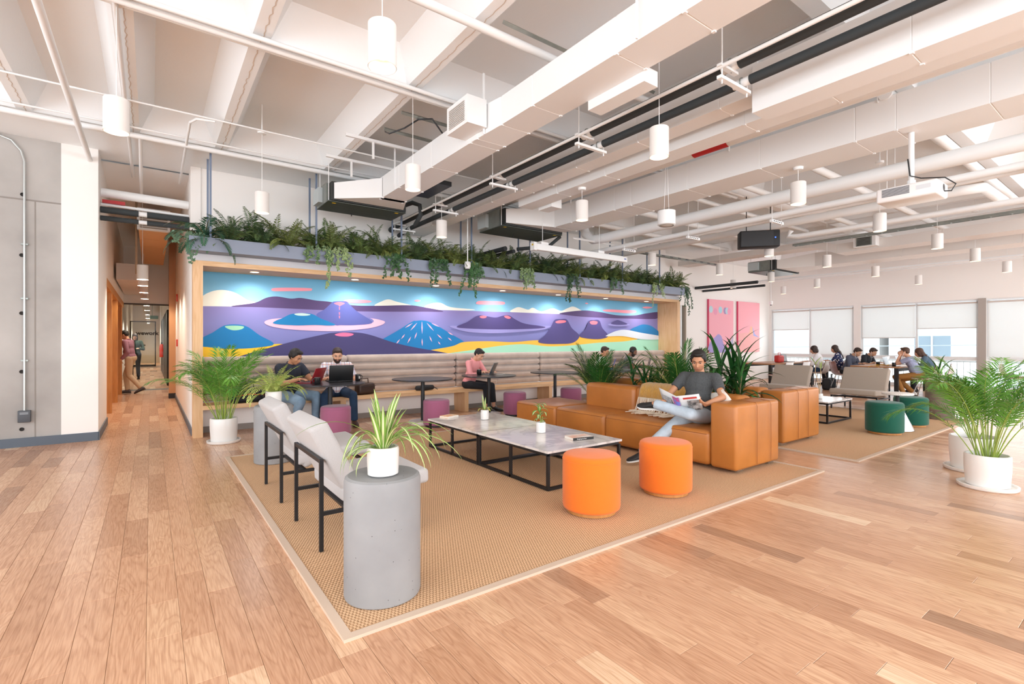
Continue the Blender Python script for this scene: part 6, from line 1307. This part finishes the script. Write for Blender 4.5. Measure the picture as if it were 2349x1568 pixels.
t = thing('bistro_table', 'round black table of the person with headphones', 'table', (9.95, 7.6, 0), 0, 'round black bistro tables'); MB().lathe([(.495, .725), (.5, .73), (.5, .74), (.497, .745), (0, .745)], 56).build('round_top', BTOP, t, smooth=30); MB().tube([(0, 0, .05), (0, 0, .72)], .032, 20).build('post', BLK, t, smooth=50); MB().lathe([(.225, 0), (.23, .01), (.23, .045), (.222, .052), (0, .054)], 48).build('terrazzo_base', TERR, t, smooth=30)
# far tables
F_ = dict(vox=.012); hz = .745+.035
person('person in white shirt and jeans seated with back turned', (15.95, 6.35, 0), R(12), 'light', ('bob', HAIRD), mat('white_shirt', 'eceaec', .85), 1.6, JEAND, SHBR, female=True, lean=16, pitch=20, yaw=10, **F_)
person('person with long dark hair in navy floral top', (17.3, 6.35, 0), R(10), 'light', ('long', HAIRD), FLORAL, 1.2, BLKT, SHB, female=True, lean=12, pitch=20, yaw=14, **F_)
def buds(t, hp, Mh, C7, up, fw, rt, W, S):
    e = bpy.data.objects.new('earphones', None); COL.objects.link(e); e.parent = t
    for s in (1, -1): MB().tube([hp(.083*s, .004, -.002), hp(.082*s, .012, -.03), hp(.06*s, .06, -.13), C7+fw*.1-up*.06], .004, 5).build('earphone_wire', WMET, e)
person('person in dark grey shirt with white earphones at the far table', (15.6, 5.62, 0), R(176), 'olive', ('short', HAIRD), mat('slate_shirt', '4c5263', .85), 1.85, BLKT, SHB, lean=22, pitch=34, yaw=-4, extra=buds, **F_)
person('person in black polo bent over the far table', (16.7, 5.62, 0), R(172), 'olive', ('short', HAIRD), mat('black_polo', '20262e', .85), .65, BLKT, SHB, lean=24, pitch=34, extra=buds, **F_)
person('person in lavender t-shirt with hands folded at the chin', (15.3, 3.92, 0), R(8), 'light', ('short', HAIRM), mat('lavender_tee', '9aa0bd', .85), .6, mat('mustard_trousers', '9a6a33', .85), SHW, lean=24, pitch=6, hands=((.05, .36, 1.02), (-.05, .36, 1.02)), elb=((.3, .5, -.8), (-.3, .5, -.8)), hd=((-.5, .5, .5), (.5, .5, .5)), hn=((0, -1, 0), (0, -1, 0)), curl=(.9, .9), feet=((.12, .12, .085), (-.14, .28, .085)), extra=buds, collar=False, **F_)
person('person with long brown hair in a denim shirt', (16.6, 3.92, 0), R(8), 'light', ('long', HAIRM), mat('denim_shirt', '51697c', .85), 1.8, BLKT, SHB, female=True, lean=26, pitch=24, **F_)
# hallway
person('person in mauve shirt and beige trousers walking in the hallway', (-.42, 16.35, .0), R(70), 'light', ('short', HAIRB), mat('mauve_shirt', '9a6f80', .85), 1.85, mat('beige_trousers', 'cdb89c', .85), mat('shoe_grey', '5c5e66', .6), hip=(0, 0, .93), lean=8, pitch=24, hands=((.27, .18, .85), (-.24, .12, .88)), elb=((.3, -1, 0), (-.3, -1, 0)), hd=((0, .3, -1), (0, .3, -1)), hn=((-1, 0, 0), (1, 0, 0)), feet=((.09, .10, .085), (-.09, -.27, .15)), knees=((0, 1, 0), (0, 1, 0)), toes=((0, 1, 0), (0, .85, -.4)), toeup=((0, 0, 1), (0, .4, .85)), **F_)
person('person in dark green jacket standing beyond the glass wall', (-.45, 22.6, 0), R(175), 'light', ('long', HAIRD), mat('dark_green_jacket', '203a2c', .85), 1.9, BLKT, SHB, hip=(0, 0, .92), lean=0, pitch=20, hands=((.08, .30, 1.12), (-.1, .28, 1.12)), feet=((.1, 0, .085), (-.1, 0, .085)), knees=((0, 1, 0), (0, 1, 0)), female=True, **F_)
